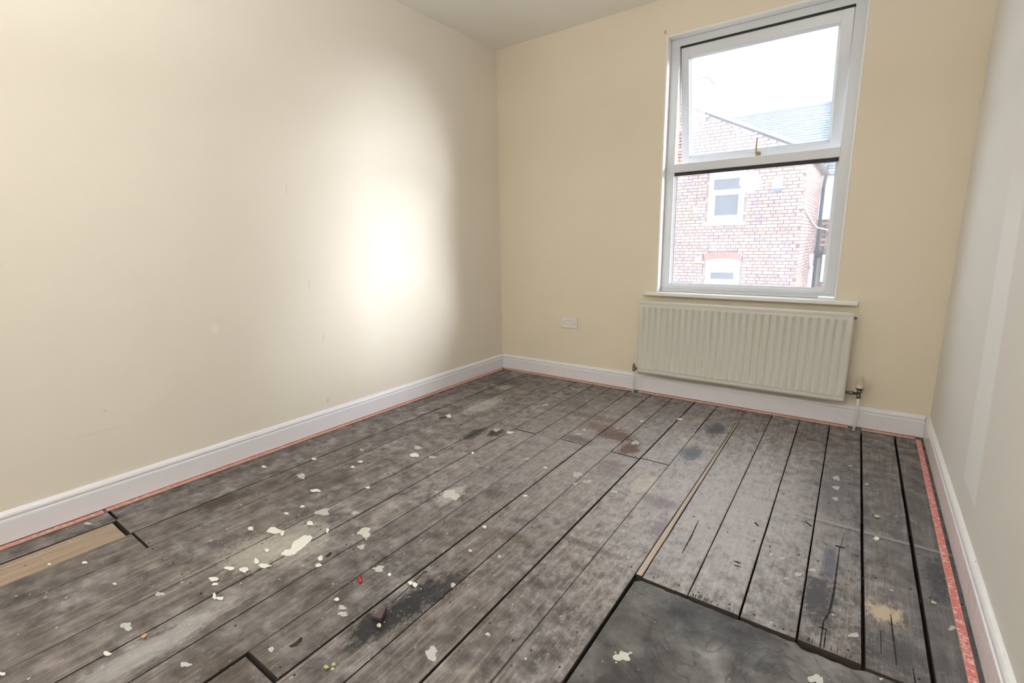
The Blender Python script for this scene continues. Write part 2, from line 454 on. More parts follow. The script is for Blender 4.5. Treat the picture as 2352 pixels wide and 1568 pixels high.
# skirting boards with an ovolo top and a scribed groove
PROF = [(0, .010), (.018, .010), (.018, .098), (.0172, .103), (.0130, .105), (.0120, .109), (.0135, .113), (.0165, .115), (.0165, .120), (.0145, .126), (.010, .132), (.0045, .1365), (0, .138)]
def skirting(name, fn, L0, L1, mat):
    b = MB(); n = len(PROF); vs = []; fs = []
    N = 24
    for k in range(N + 1):
        s = L0 + (L1 - L0) * k / N
        for d, z in PROF: vs.append(fn(d, s, z))
    for k in range(N):
        for i in range(n):
            j = (i + 1) % n
            fs.append((k * n + i, k * n + j, (k + 1) * n + j, (k + 1) * n + i))
    fs.append(tuple(range(n))); fs.append(tuple(N * n + i for i in range(n - 1, -1, -1)))
    b.add(vs, fs)
    return tag(b.build(name, mat), kind='structure')
skirting('baseboard_left', lambda d, s, z: (d, s, z), NEAR, -.0005, M_skirt)
skirting('baseboard_right', lambda d, s, z: (W - d, s, z), NEAR, -.0005, M_skirt_r)
skirting('baseboard_back', lambda d, s, z: (s, -d, z), .0185, W - .0185, M_skirt)
skirting('baseboard_near', lambda d, s, z: (s, NEAR + d, z), .0185, W - .0185, M_skirt)

# ================================================================== floorboards
GAPS = [(.0, .0, .001), (.155, .167, .003), (.334, .300, .005), (.509, .455, .0025), (.675, .640, .0025), (.841, .815, .0035), (1.012, .970, .006), (1.180, 1.128, .0035), (1.351, 1.287, .005),
        (1.514, 1.457, .0055), (1.672, 1.620, .0045), (1.846, 1.785, .007), (2.004, 1.940, .0035), (2.160, 2.118, .003)]
RG = [(2.1715, 2.1255, .003), (2.330, 2.288, .004), (2.489, 2.447, .0045), (2.646, 2.610, .005), (2.806, 2.772, .0095), (2.958, 2.934, .011), (W - .001, W - .001, .001)]
def gx(g, y, near): return g[1] + (g[0] - g[1]) * (y / near)
def board(name, g0, g1, y0, y1, near, mat, dz=0., th=.022, seed=0):
    rnd = random.Random(seed)
    N = 14; vs = []; fs = []; c = .0022
    for k in range(N + 1):
        y = y0 + (y1 - y0) * k / N
        a = gx(g0, y, near) + g0[2] / 2 + rnd.uniform(-.0007, .0009)
        e = gx(g1, y, near) - g1[2] / 2 + rnd.uniform(-.0009, .0007)
        cup = rnd.uniform(-.0003, .0003)
        yy = y + (rnd.uniform(-.001, .001) if k in (0, N) else 0)
        for x, z in ((a, -th), (a, -c), (a + c, 0), ((a + e) / 2, -.0006 + cup), (e - c, 0), (e, -c), (e, -th)):
            vs.append((x, yy + (c if k == 0 and z > -c else -c if k == N and z > -c else 0) * (1 if y1 > y0 else -1), z + dz))
    for k in range(N):
        for i in range(7):
            j = (i + 1) % 7
            fs.append((k * 7 + i, k * 7 + j, (k + 1) * 7 + j, (k + 1) * 7 + i))
    fs.append(tuple(range(6, -1, -1))); fs.append(tuple(N * 7 + i for i in range(7)))
    b = MB().add(vs, fs)
    for q, f in enumerate(fs):
        zs = [vs[i][2] - dz for i in f]
        if min(zs) < -.01: b.mi[q] = 1
    return b.build(name, [mat, M_endgrain], fl)
YB = -.004
sid = 0
JOINTS = {0: [-3.012], 1: [-3.022], 2: [-3.012], 6: [-1.19], 8: [-3.036, -1.172], 10: [-1.172], 11: [-1.158]}
for i in range(13):
    cuts = [YB] + sorted(JOINTS.get(i, []), reverse=True) + [NEAR + .004]
    for k in range(len(cuts) - 1):
        g = .0025 if k else 0
        g2 = .0025 if k < len(cuts) - 2 else 0
        dz = random.uniform(-.0012, .0008)
        mat = M_board
        sid += 1
        if i == 1 and k == 1: mat = M_board_tan; dz = -.006; g = .008
        if i == 8 and k == 2: dz = -.007; g = .005
        if i == 8 and k == 1: dz = .001
        if i == 1 and k == 0: dz = .002
        o = board('floorboard', GAPS[i], GAPS[i + 1], cuts[k] - g, cuts[k + 1] + g2, -3.1, mat, dz, seed=sid)
        if mat is M_board_tan: o['label'] = 'pale tan bare wooden replacement floorboard'
o = board('filler_strip', (2.146, 2.118, .003), RG[0], YB, -2.072, -2.08, M_slip, .0005, seed=91); o['label'] = 'narrow bare pine filler strip between the boards'
for i in range(6):
    sid += 1
    y1 = -2.076 - (.003 if i > 3 else 0)
    if i == 5: y1 = NEAR + .004
    board('floorboard', RG[i], RG[i + 1], YB, y1, -2.08, M_board, random.uniform(-.001, .001) + (.0015 if i == 3 else 0), seed=sid)
# slab in front, a little lower than the boards
b = MB(); N = 44; rn = random.Random(5)
x0, x1, ys, yn = 2.157, 2.950, -2.085, NEAR + .004
top = [(x0 + (x1 - x0) * k / N, ys - .003 + rn.uniform(-.0025, .0025) - (.013 if 2.65 < x0 + (x1 - x0) * k / N < 2.80 else 0) - (.016 if k == 0 else 0)) for k in range(N + 1)]
left = [(x0 + .024 * k / 12 + rn.uniform(-.001, .001), ys + (yn - ys) * k / 12) for k in range(1, 12)]
poly = top + [(x1, yn), (x0 + .024, yn)] + left[::-1]
b.prism(poly, lambda p, k: (p[0], p[1], -.040 if k == 0 else -.005))
o = b.build('hearth_slab', M_slab, fl); o['label'] = 'large smooth grey stained slab set among the boards'
# joists under the joints, just visible through the gaps
b = MB()
for y in (-.06, -.72, -1.175, -1.63, -2.06, -2.55, -3.02, -3.5, -4.0, -4.5): b.box(.01, W - .01, y - .025, y + .025, -.045, -.0235)
b.build('joist', M_void, fl)

# nails along the joist lines
b = MB(); rn = random.Random(3)
for y in (-.72, -1.15, -1.63, -2.045, -2.55, -3.0, -3.5):
    for i in range(19):
        gg = GAPS if i < 13 else RG
        j = i if i < 13 else i - 13
        if i >= 13 and y < -2.06: continue
        near = -3.1 if i < 13 else -2.08
        a, e = gx(gg[j], y, near), gx(gg[j + 1], y, near)
        for f in (.2, .8):
            if rn.random() < .25: continue
            x = a + (e - a) * (f + rn.uniform(-.06, .06)); yy = y + rn.uniform(-.012, .012)
            b.lathe([(.0034, .0000), (.0030, .0012)], (x, yy, .0006), n=8, smooth=False)
o = b.build('nail_heads', plain('rusty_nail', (.035, .024, .018), .6, var=.4), fl); o['kind'] = 'stuff'

# cracks, splinters and gouges torn in the boards: shallow dark splits
def split(pts, w, z=.0022):
    """thin ragged sliver following pts"""
    rnd = random.Random(int(pts[0][0] * 1e4)); L = []; Rr = []
    P = []
    for (a, c) in zip(pts[:-1], pts[1:]):
        n = max(2, int(math.dist(a, c) / .012))
        P += [(a[0] + (c[0] - a[0]) * t / n, a[1] + (c[1] - a[1]) * t / n) for t in range(n)]
    P.append(pts[-1]); m = len(P)
    for k, p in enumerate(P):
        q = P[min(k + 1, m - 1)]; o_ = P[max(k - 1, 0)]
        d = Vector((q[0] - o_[0], q[1] - o_[1])).normalized(); nrm = Vector((-d.y, d.x))
        ww = w * (.35 + .65 * math.sin(math.pi * (k + .5) / m)) * rnd.uniform(.6, 1.25) / 2
        L.append((p[0] + nrm.x * ww, p[1] + nrm.y * ww)); Rr.append((p[0] - nrm.x * ww, p[1] - nrm.y * ww))
    return L + Rr[::-1]
for pts, w in [([(1.943, -.03), (1.947, -.35), (1.952, -.64)], .0105), ([(1.315, -1.172), (1.36, -1.176), (1.40, -1.178)], .008), ([(1.455, -1.176), (1.475, -1.176)], .006), ([(2.726, -1.49), (2.722, -1.80), (2.716, -1.90), (2.704, -1.955), (2.704, -2.075)], .0065), ([(2.735, -1.38), (2.729, -1.49)], .0025), ([(2.712, -1.485), (2.742, -1.482)], .010),
               ([(2.694, -1.985), (2.716, -1.985)], .008), ([(2.713, -1.99), (2.713, -2.07)], .004), ([(2.872, -1.80), (2.880, -2.02)], .0035), ([(2.846, -1.90), (2.846, -2.0)], .0025),
               ([(2.235, -1.60), (2.243, -1.72), (2.246, -1.86)], .004), ([(2.915, -2.01), (2.918, -2.075)], .004), ([(2.432, -1.485), (2.448, -1.508)], .008),
               ([(2.60, -1.36), (2.625, -1.385)], .009), ([(2.415, -1.80), (2.44, -1.80)], .006), ([(2.42, -1.825), (2.445, -1.822)], .004)]:
    poly = split(pts, w)
    MB().prism(poly, lambda p, k: (p[0], p[1], -.001 if k == 0 else .0013)).build('split', M_dark, fl)
# torn grain ends along the slab edge
b = MB(); rn = random.Random(8)
for k in range(26):
    x = rn.uniform(2.335, 2.47) if k < 18 else rn.uniform(2.66, 2.78)
    l = rn.uniform(.008, .035)
    b.prism([(x, -2.074), (x + .0014, -2.074 + l * .5), (x + .0004, -2.074 + l), (x - .0010, -2.074 + l * .4)], lambda p, k: (p[0], p[1], -.001 if k == 0 else .0012))
o = b.build('torn_grain', M_dark, fl); o['kind'] = 'stuff'

# ------------------------------------------------------------------ paint on the boards
def blob(cx, cy, e1, e2, rnd, n=16, rag=.22):
    ph = [rnd.uniform(0, 6.28) for _ in range(4)]
    out = []
    for k in range(n):
        a = 2 * math.pi * k / n
        r = 1 + rag * (math.sin(2 * a + ph[0]) * .5 + math.sin(3 * a + ph[1]) * .6 + math.sin(5 * a + ph[2]) * .5) + rnd.uniform(-rag, rag) * .35
        out.append((cx + (e1[0] * math.cos(a) + e2[0] * math.sin(a)) * r, cy + (e1[1] * math.cos(a) + e2[1] * math.sin(a)) * r))
    return out
FLAKES= [(0.327, -3.268, 0.0068, 0.0047, -0.008, 0.0016, 10), (0.669, -3.162, 0.0064, 0.0044, -0.0065, 0.0018, 10), (0.424, -3.187, 0.0091, 0.0063, -0.0088, 0.0021, 13), (1.026, -2.987, 0.0057, 0.0039, -0.0167, 0.0071, 9), (1.053, -2.981, 0.0101, 0.007, -0.0091, 0.0039, 17), (0.93, -2.949, 0.0133, 0.0092, -0.0131, 0.0056, 20), (0.963, -2.958, 0.0095, 0.0066, -0.0072, 0.0031, 15), (1.021, -3.277, 0.0096, 0.0067, -0.0096, 0.0025, 18), (0.862, -3.47, 0.0076, 0.0053, -0.0083, 0.0012, 15), (0.657, -2.375, 0.0204, 0.0138, -0.014, 0.0089, 23), (0.842, -2.211, 0.0088, 0.006, -0.0088, 0.0069, 10), (0.739, -2.492, 0.0087, 0.006, -0.0092, 0.0056, 11), (0.733, -2.565, 0.0091, 0.0062, -0.0079, 0.0045, 11), (0.893, -2.55, 0.0123, 0.0084, -0.015, 0.0094, 16), (0.815, -2.667, 0.023, 0.0158, -0.0229, 0.0124, 30), (0.722, -2.716, 0.0106, 0.0073, -0.0129, 0.0063, 14), (0.863, -2.656, 0.0074, 0.0051, -0.0187, 0.0104, 10), (0.924, -2.753, 0.0079, 0.0055, -0.0099, 0.0052, 11), (1.009, -2.807, 0.0178, 0.0122, -0.0131, 0.0068, 26), (0.969, -2.861, 0.0132, 0.0091, -0.0165, 0.0079, 20), (0.915, -2.889, 0.0159, 0.011, -0.0111, 0.005, 24), (0.957, -2.81, 0.0081, 0.0056, -0.0162, 0.0082, 12), (1.141, -2.662, 0.0086, 0.0059, -0.0139, 0.009, 13), (1.173, -2.691, 0.0102, 0.007, -0.0089, 0.0057, 15), (1.001, -2.539, 0.005, 0.0034, -0.0166, 0.011, 7), (1.431, -2.575, 0.0055, 0.0038, -0.0061, 0.0051, 9), (1.525, -2.562, 0.007, 0.0049, -0.0072, 0.0066, 11), (1.546, -2.56, 0.0078, 0.0054, -0.0081, 0.0075, 13), (1.383, -2.758, 0.0068, 0.0047, -0.0064, 0.0044, 11), (1.523, -2.15, 0.0064, 0.0044, -0.0066, 0.0081, 9), (1.52, -1.846, 0.0078, 0.0053, -0.0044, 0.0065, 9), (0.756, -1.827, 0.0198, 0.0133, -0.0229, 0.0213, 19), (0.843, -2.212, 0.0095, 0.0064, -0.0091, 0.007, 11), (0.657, -2.374, 0.0207, 0.014, -0.0177, 0.0113, 23), (0.324, -2.173, 0.0109, 0.0073, -0.013, 0.0082, 11), (0.573, -2.051, 0.0122, 0.0082, -0.0104, 0.0079, 12), (0.592, -2.114, 0.0084, 0.0057, -0.0101, 0.0074, 9), (0.189, -2.382, 0.0126, 0.0085, -0.012, 0.0062, 13), (0.487, -1.261, 0.0141, 0.0093, -0.0211, 0.0225, 11), (1.009, -1.622, 0.0068, 0.0045, -0.0106, 0.0124, 7), (1.006, -1.262, 0.0179, 0.0119, -0.0096, 0.0131, 16), (1.611, -0.633, 0.0102, 0.0067, -0.0037, 0.0096, 9), (1.806, -0.461, 0.0138, 0.0091, -0.005, 0.0163, 12), (1.447, -1.551, 0.0111, 0.0074, -0.0041, 0.0065, 12), (2.84, -1.346, 0.0088, 0.006, 0.0001, 0.0124, 13)]
SPOTS= [(0.854, -2.465, 0.0227, 0.0155, -0.0267, 0.0174, 28), (0.979, -2.387, 0.0119, 0.0081, -0.0109, 0.0081, 15), (1.138, -2.458, 0.0234, 0.016, -0.0253, 0.0195, 31), (1.209, -2.527, 0.0103, 0.0071, -0.0131, 0.0099, 15), (1.371, -2.574, 0.0163, 0.0113, -0.0129, 0.0105, 25), (1.653, -2.483, 0.007, 0.0048, -0.0069, 0.0075, 11), (1.798, -2.731, 0.0145, 0.0101, -0.0162, 0.0162, 28), (1.399, -2.991, 0.0087, 0.0061, -0.0076, 0.0041, 17), (1.427, -2.769, 0.0097, 0.0067, -0.0083, 0.0059, 17), (1.454, -2.785, 0.0134, 0.0093, -0.008, 0.0057, 23), (1.691, -2.268, 0.0058, 0.004, -0.0052, 0.0068, 9), (1.65, -2.483, 0.0078, 0.0054, -0.0059, 0.0064, 13), (1.224, -2.031, 0.031, 0.021, -0.0321, 0.0346, 36), (1.845, -1.577, 0.0123, 0.0083, -0.0067, 0.015, 15), (1.695, -1.556, 0.0181, 0.0122, -0.0074, 0.0145, 20), (1.657, -1.612, 0.0081, 0.0055, -0.0055, 0.0102, 9), (2.249, -2.422, 0.0167, 0.0117, -0.0072, 0.0166, 33), (1.887, -2.583, 0.0054, 0.0037, -0.0041, 0.0052, 10), (1.617, -1.521, 0.0181, 0.0122, -0.0149, 0.0276, 20), (2.263, -2.398, 0.0051, 0.0035, -0.0018, 0.0043, 10), (1.25, -3.159, 0.0119, 0.0083, -0.0098, 0.0037, 23), (0.937, -3.206, 0.0151, 0.0105, -0.018, 0.0052, 26), (0.855, -3.089, 0.0123, 0.0086, -0.0107, 0.0036, 20), (0.088, -3.098, 0.0158, 0.0108, -0.0115, 0.0028, 20), (0.855, -1.786, 0.016, 0.0107, -0.0113, 0.0113, 16), (0.693, -1.742, 0.0189, 0.0127, -0.0175, 0.0165, 18), (0.413, -0.578, 0.0358, 0.0231, -0.0255, 0.0336, 24), (0.531, -0.941, 0.1024, 0.0669, -0.0394, 0.0483, 77), (0.908, -1.271, 0.0176, 0.0117, -0.0137, 0.0177, 15), (0.453, -2.326, 0.0192, 0.013, -0.0229, 0.0138, 20), (0.444, -1.945, 0.0108, 0.0072, -0.009, 0.0069, 10), (1.366, -0.968, 0.0104, 0.0069, -0.0077, 0.0148, 9), (1.371, -1.045, 0.0187, 0.0124, -0.0067, 0.0125, 17), (1.708, -0.979, 0.0177, 0.0118, -0.011, 0.0275, 17), (1.528, -0.823, 0.0104, 0.0069, -0.0046, 0.0104, 9), (1.656, -1.611, 0.0134, 0.0091, -0.008, 0.0147, 15), (1.695, -1.557, 0.018, 0.0122, -0.0068, 0.0132, 20), (0.914, -1.279, 0.0176, 0.0116, -0.017, 0.022, 15), (1.006, -1.262, 0.0173, 0.0115, -0.0096, 0.0131, 15), (1.301, -1.512, 0.0126, 0.0085, -0.0063, 0.0092, 13), (0.911, -0.693, 0.0202, 0.0132, -0.0091, 0.0146, 15), (1.619, -1.531, 0.0139, 0.0094, -0.0086, 0.0158, 15), (1.931, -0.781, 0.0135, 0.009, -0.0084, 0.0281, 13), (2.685, -0.844, 0.0121, 0.0082, -0.0013, 0.0268, 14), (2.689, -0.958, 0.0127, 0.0086, -0.001, 0.0211, 15), (2.692, -1.078, 0.0106, 0.0072, -0.0009, 0.0193, 13), (2.736, -0.65, 0.0079, 0.0053, -0.0003, 0.0106, 9), (2.805, -0.838, 0.0086, 0.0058, -0.0001, 0.0079, 10), (2.522, -1.68, 0.0072, 0.005, -0.0013, 0.0087, 11), (2.557, -1.685, 0.008, 0.0055, -0.0012, 0.0096, 12), (2.654, -1.696, 0.0094, 0.0065, -0.0009, 0.011, 15), (2.616, -1.751, 0.0118, 0.0082, -0.0011, 0.0106, 19), (2.585, -1.798, 0.0054, 0.0037, -0.0007, 0.006, 9), (2.838, -1.345, 0.0089, 0.0061, 0.0001, 0.0118, 13), (2.249, -2.418, 0.0164, 0.0115, -0.0072, 0.0167, 32), (2.704, -2.193, 0.0153, 0.0107, -0.0012, 0.0158, 32), (2.845, -2.094, 0.0045, 0.0031, 0.0001, 0.0045, 10), (2.193, -2.152, 0.0224, 0.0155, -0.008, 0.0202, 37), (3.02, -1.765, 0.009, 0.0062, 0.0011, 0.0112, 17), (2.782, -1.964, 0.0107, 0.0074, -0.0003, 0.0113, 20)]
PLASTER= [(0.983, -2.723), (0.996, -2.736), (1.027, -2.72), (1.036, -2.698), (1.023, -2.658), (1.012, -2.626), (0.992, -2.604), (0.971, -2.601), (0.951, -2.614), (0.953, -2.631), (0.955, -2.653), (0.963, -2.671), (0.991, -2.696), (0.979, -2.71)]

def dedupe(L, d=.022):
    o = []
    for a in L:
        if all(math.hypot(a[0] - q[0], a[1] - q[1]) > d for q in o): o.append(a)
    return o
rn = random.Random(21)
for (x, y, a, b_, c, d, w) in dedupe(SPOTS):
    if w > 60 or abs(x - .413) < .01 or abs(x - 2.193) < .002: continue
    z = -.005 if (x > 2.163 and y < -2.09) else 0.0
    poly = blob(x, y, (a, b_), (c, d), rn, 18, .30)
    MB().prism(poly, lambda p, k: (p[0], p[1], z - .002 if k == 0 else z + .0011)).build('paint_spot', M_spot if w < 30 else M_paint, fl)
    if w > 30:
        for _ in range(2):
            an = rn.uniform(0, 6.28); rr = rn.uniform(1.2, 2.0); q = rn.uniform(.10, .22)
            cx = x + (a * math.cos(an) + c * math.sin(an)) * rr; cy = y + (b_ * math.cos(an) + d * math.sin(an)) * rr
            MB().prism(blob(cx, cy, (a * q, b_ * q), (c * q, d * q), rn, 9), lambda p, k: (p[0], p[1], z - .002 if k == 0 else z + .0011)).build('paint_spot', M_spot, fl)
def ragged(P, rnd, amp, sub):
    o = []
    for i, a in enumerate(P):
        c = P[(i + 1) % len(P)]
        for k in range(sub): o.append((a[0] + (c[0] - a[0]) * k / sub + rnd.uniform(-amp, amp), a[1] + (c[1] - a[1]) * k / sub + rnd.uniform(-amp, amp)))
    return o
b = MB().prism(ragged(PLASTER, random.Random(2), .0028, 3), lambda p, k: (p[0], p[1], -.002 if k == 0 else .0022))
o = b.build('plaster_patch', M_flake, fl); o['label'] = 'largest patch of cream plaster stuck on the boards'

# ------------------------------------------------------------------ carpet gripper rods along the walls
def rod(name, label, x0, x1, y0, y1, z=.0015, along='Y'):
    root = empty(name, ((x0 + x1) / 2, (y0 + y1) / 2, z))
    tag(root, label, 'gripper rod', 'red carpet gripper rods round the room')
    h = .0068
    b = MB(); b.box(x0, x1, y0, y1, z, z + h)
    b.mi = [1] * 6; b.mi[5] = 0
    for k in range(6):
        f = b.f[k]; zs = [b.v[i][2] for i in f]; b.mi[k] = 0 if min(zs) > z + h * .9 else 1
    o = b.build('plywood_strip', [M_rod, M_rodwood], root)
    t = MB(); rnd = random.Random(int(x0 * 100 + y0 * 77)); L = (y1 - y0) if along == 'Y' else (x1 - x0)
    for k in range(int(L / .045)):
        for r_ in (.3, .72):
            s = (k + (.0 if r_ < .5 else .5) + .3) * .045
            if along == 'Y': p = (x0 + (x1 - x0) * r_, y0 + s, z + h)
            else: p = (x0 + s, y0 + (y1 - y0) * r_, z + h)
            if s < L - .01: t.lathe([(.0009, -.001), (.0002, .0042)], p, n=5, smooth=False)
    o2 = t.build('tacks', M_steel, root); o2['kind'] = 'stuff'
    return root
rod('gripper_rod', 'wide red gripper rod running beside the right skirting', 3.0295, 3.0515, NEAR + .02, -.055)
rod('gripper_rod', 'red gripper rod along the left skirting, far half by the corner', .0205, .0425, -1.52, -.05)
rod('gripper_rod', 'red gripper rod along the left skirting, middle length', .0205, .0425, -3.02, -1.525)
rod('gripper_rod', 'red gripper rod along the left skirting, nearest length with a dark gap behind', .024, .046, NEAR + .02, -3.03)
rod('gripper_rod', 'red gripper rod under the socket, from the corner to the left pipe', .045, 1.300, -.0455, -.0235, along='X')
rod('gripper_rod', 'red gripper rod under the radiator between the two pipes', 1.352, 2.705, -.0455, -.0235, along='X')
rod('gripper_rod', 'short red gripper rod in the right corner beyond the thermostatic valve', 2.775, 3.028, -.0455, -.0235, along='X')

# ================================================================== window
win = empty('window_1', ((WX0 + WX1) / 2, .1, WZ0)); tag(win, kind='structure')
# lining of the reveal, its front edge painted white
b = MB()
LT = .012
b.bevbox(WX0, WX0 + LT, -.003, .14, WZ0, WZ1, .0015, 1)
b.bevbox(WX1 - LT, WX1, -.003, .14, WZ0, WZ1, .0015, 1)
b.bevbox(WX0 + LT, WX1 - LT, -.003, .14, WZ1 - LT, WZ1, .0015, 1)
b.build('reveal_lining', M_lining, win)
# window board
b = MB(); b.bevbox(1.362, 2.677, -.045, -.0005, .757, .783, .006, 3); b.box(WX0 + .001, WX1 - .001, -.002, .14, .758, .7825)
o = b.build('window_board', M_sill, win)
# fixed frame
FX0, FX1, FZ0, FZ1 = WX0 + LT, WX1 - LT, .783, WZ1 - LT
IX0, IX1 = 1.517, 2.489
def bar(b, x0, x1, z0, z1, y0=.07, y1=.135, bev=.004): b.bevbox(x0, x1, y0, y1, z0, z1, bev, 2)
b = MB()
bar(b, FX0, 1.517, FZ0 + .022, FZ1); bar(b, 2.497, FX1, FZ0 + .022, FZ1)
bar(b, 1.514, 2.500, 2.444, FZ1, .0702, .1348); bar(b, 1.514, 2.500, 1.626, 1.683, .0702, .1348); bar(b, 1.514, 2.500, FZ0 + .022, .832, .0702, .1348)
b.bevbox(FX0 + .002, FX1 - .09, .060, .13, FZ0 + .0005, FZ0 + .012, .002, 1)
b.bevbox(FX0 + .002, FX1 - .002, .066, .13, FZ0 + .012, FZ0 + .0225, .002, 1)
b.build('window_frame', M_upvc, win)
# sloped bead round the fixed lower pane
def beads(b, x0, x1, z0, z1, w, y0, y1, M=None, mi=0):
    o_ = [(x0, z0), (x1, z0), (x1, z1), (x0, z1)]
    i_ = [(x0 + w, z0 + w), (x1 - w, z0 + w), (x1 - w, z1 - w), (x0 + w, z1 - w)]
    vs = [(x, y0, z) for x, z in o_] + [(x, y1, z) for x, z in i_] + [(x, y1 + .008, z) for x, z in o_] + [(x, y1 + .008, z) for x, z in i_]
    if M: vs = [M @ Vector(v) for v in vs]
    fs = []
    for k in range(4):
        j = (k + 1) % 4
        fs += [(k, j, 4 + j, 4 + k), (8 + k, 12 + k, 12 + j, 8 + j), (4 + k, 4 + j, 12 + j, 12 + k), (k, 8 + k, 8 + j, j)]
    b.add(vs, fs, mi)
b = MB(); beads(b, 1.516, 2.498, .830, 1.627, .0165, .076, .092); b.build('glazing_bead', M_upvc, win)
p_low = MB().box(1.532, 2.482, .100, .104, .846, 1.611).build('pane', M_glass_low, win); p_low['label'] = 'fixed lower pane'
b = MB(); b.box(1.520, 2.494, .0745, .0995, 1.6045, 1.6262); b.box(1.5305, 1.5335, .0925, .0995, .85, 1.605)  # top strip stands in for the shadowy gap under the transom
b.build('gap_strip', M_gap_strip, win)['label'] = 'black strip for the shadowy gap above the lower pane'
# top-hung sash, swung open at the foot
TILT = Matrix.Translation((0, .078, 2.442)) @ Matrix.Rotation(R(10.8), 4, 'X') @ Matrix.Translation((0, -.078, -2.442))
SX0, SX1, SZ0, SZ1 = 1.521, 2.4955, 1.672, 2.434
sash = MB()
def sb(x0, x1, z0, z1, d=0): sash.bevbox(x0, x1, .078 + d, .140 - d, z0, z1, .005, 2, 0, TILT)
sb(SX0, 1.575, SZ0, SZ1); sb(2.432, SX1, SZ0, SZ1); sb(1.570, 2.437, 2.370, SZ1, .0003); sb(1.570, 2.437, SZ0, 1.726, .0003)
beads(sash, 1.573, 2.434, 1.724, 2.372, .014, .084, .098, TILT)
so = sash.build('sash', M_upvc, win); so['label'] = 'top-hung white sash tilted outwards'
b = MB(); b.box(1.585, 2.422, .106, .110, 1.736, 2.360, 0, TILT); b.build('pane', M_glass_up, so)['label'] = 'hazy upper pane'
b = MB(); b.box(1.519, 2.495, .072, .120, 2.4335, 2.4445); b.build('gap_strip', M_gap_strip, win)['label'] = 'black strip for the shadow line above the sash'  # black strip painting in the hinge shadow below the frame head
b = MB()
b.bevbox(2.012, 2.044, .066, .079, 1.688, 1.712, .003, 2, 0, TILT)
b.tube([(2.030, .070, 1.700), (2.026, .050, 1.703), (2.022, .038, 1.712)], [.0075, .0075, .0065], 10, 0, TILT)
b.tube([(2.022, .038, 1.712), (2.022, .034, 1.74), (2.026, .030, 1.79), (2.028, .028, 1.806)], [.0055, .005, .0042, .0045], 10, 0, TILT)
b.build('handle', M_brass, so)['label'] = 'brass window handle'
b = MB(); b.box(1.5205, 1.5235, .115, .135, 2.16, 2.26, 0, TILT); b.build('friction_stay', M_dark, so)
# outer cill
MB().box(WX0, WX1, .14, .27, .72, .775).build('outer_cill', M_sill, win)

# ================================================================== radiator
rad = empty('radiator', (2.012, -.06, .173)); tag(rad, 'white ribbed panel radiator on the wall under the window', 'radiator')
RX0, RX1, RZ0, RZ1, RY = 1.355, 2.670, .173, .722, -.095
def rad_panel():
    n_g = 29; pitch = (2.6285 - 1.396) / (n_g - 1)
    xs = [RX0, RX0 + .003, RX0 + .012]
    hs = [-.008, -.002, 0]
    for k in range(n_g):
        c = 1.396 + k * pitch
        for dx, h in ((-.0135, 0), (-.0085, -.0025), (-.0045, -.0075), (0, -.0088), (.0045, -.0075), (.0085, -.0025), (.0135, 0)):
            xs.append(c + dx); hs.append(h)
    xs += [RX1 - .012, RX1 - .003, RX1]; hs += [0, -.002, -.008]
    rows = [(RZ0, 0, -.008), (RZ0 + .003, 0, -.002), (RZ0 + .010, 0, 0), (RZ0 + .020, 0, 0), (RZ0 + .026, 0, -.003), (RZ0 + .032, 0, 0), (RZ0 + .042, .0, 0), (RZ0 + .052, 1, 0), (RZ1 - .055, 1, 0), (RZ1 - .046, 0, 0), (RZ1 - .034, 0, 0), (RZ1 - .028, 0, -.0025), (RZ1 - .022, 0, 0), (RZ1 - .008, 0, 0), (RZ1 - .003, 0, -.002), (RZ1, 0, -.008)]
    vs = []; fs = []
    for z, g, off in rows:
        for i, (x, h) in enumerate(zip(xs, hs)):
            edge = i < 3 or i >= len(xs) - 3
            d = (h if (edge or g) else 0) + off
            vs.append((x, RY - d, z))
    n = len(xs); m = len(rows)
    for j in range(m - 1):
        for i in range(n - 1):
            fs.append((j * n + i, j * n + i + 1, (j + 1) * n + i + 1, (j + 1) * n + i))
    # folded back
    B = len(vs); ring = [i for i in range(n)] + [j * n + n - 1 for j in range(1, m)] + [(m - 1) * n + i for i in range(n - 2, -1, -1)] + [j * n for j in range(m - 2, 0, -1)]
    for r_ in ring: v = vs[r_]; vs.append((v[0], -.070, v[2]))
    for k in range(len(ring)):
        q = (k + 1) % len(ring); fs.append((ring[k], B + k, B + q, ring[q]))
    fs.append(tuple(B + k for k in range(len(ring))))
    b = MB().add(vs, fs, 0, True)
    return b
b = rad_panel(); o = b.build('ribbed_panel', M_rad, rad)
for xb in (RX0 + .03, RX1 - .07): MB().bevbox(xb, xb + .03, -.0705, -.0005, .25, .66, .002, 1).build('bracket', M_rad, rad)
b = MB(); b.lathe([(.008, 0), (.008, .012), (.005, .012), (.005, .016)], (RX1 - .002, -.082, .690), 'X', 10); b.build('bleed_valve', M_steel, rad)
# left valve and pipe
vl = empty('lockshield_valve', (1.328, -.082, .012)); tag(vl, 'small dull metal valve and white pipe at the left end of the radiator', 'valve')
b = MB()
b.lathe([(.010, .178), (.0125, .180), (.0125, .192), (.010, .194), (.010, .206), (.0115, .208), (.0115, .220), (.007, .222)], (1.328, -.082, 0), 'Z', 12)
b.lathe([(.005, .221), (.005, .232), (.0025, .238)], (1.326, -.082, 0), 'Z', 8)
b.lathe([(.008, 0), (.011, .002), (.011, .016), (.008, .018), (.008, .027)], (1.3285, -.082, .199), 'X', 12)
b.build('valve_body', M_steel, vl)
MB().tube([(1.327, -.082, .183), (1.327, -.081, .12), (1.326, -.077, .05), (1.326, -.076, -.02)], .0075, 12).build('pipe', M_pipe, vl)
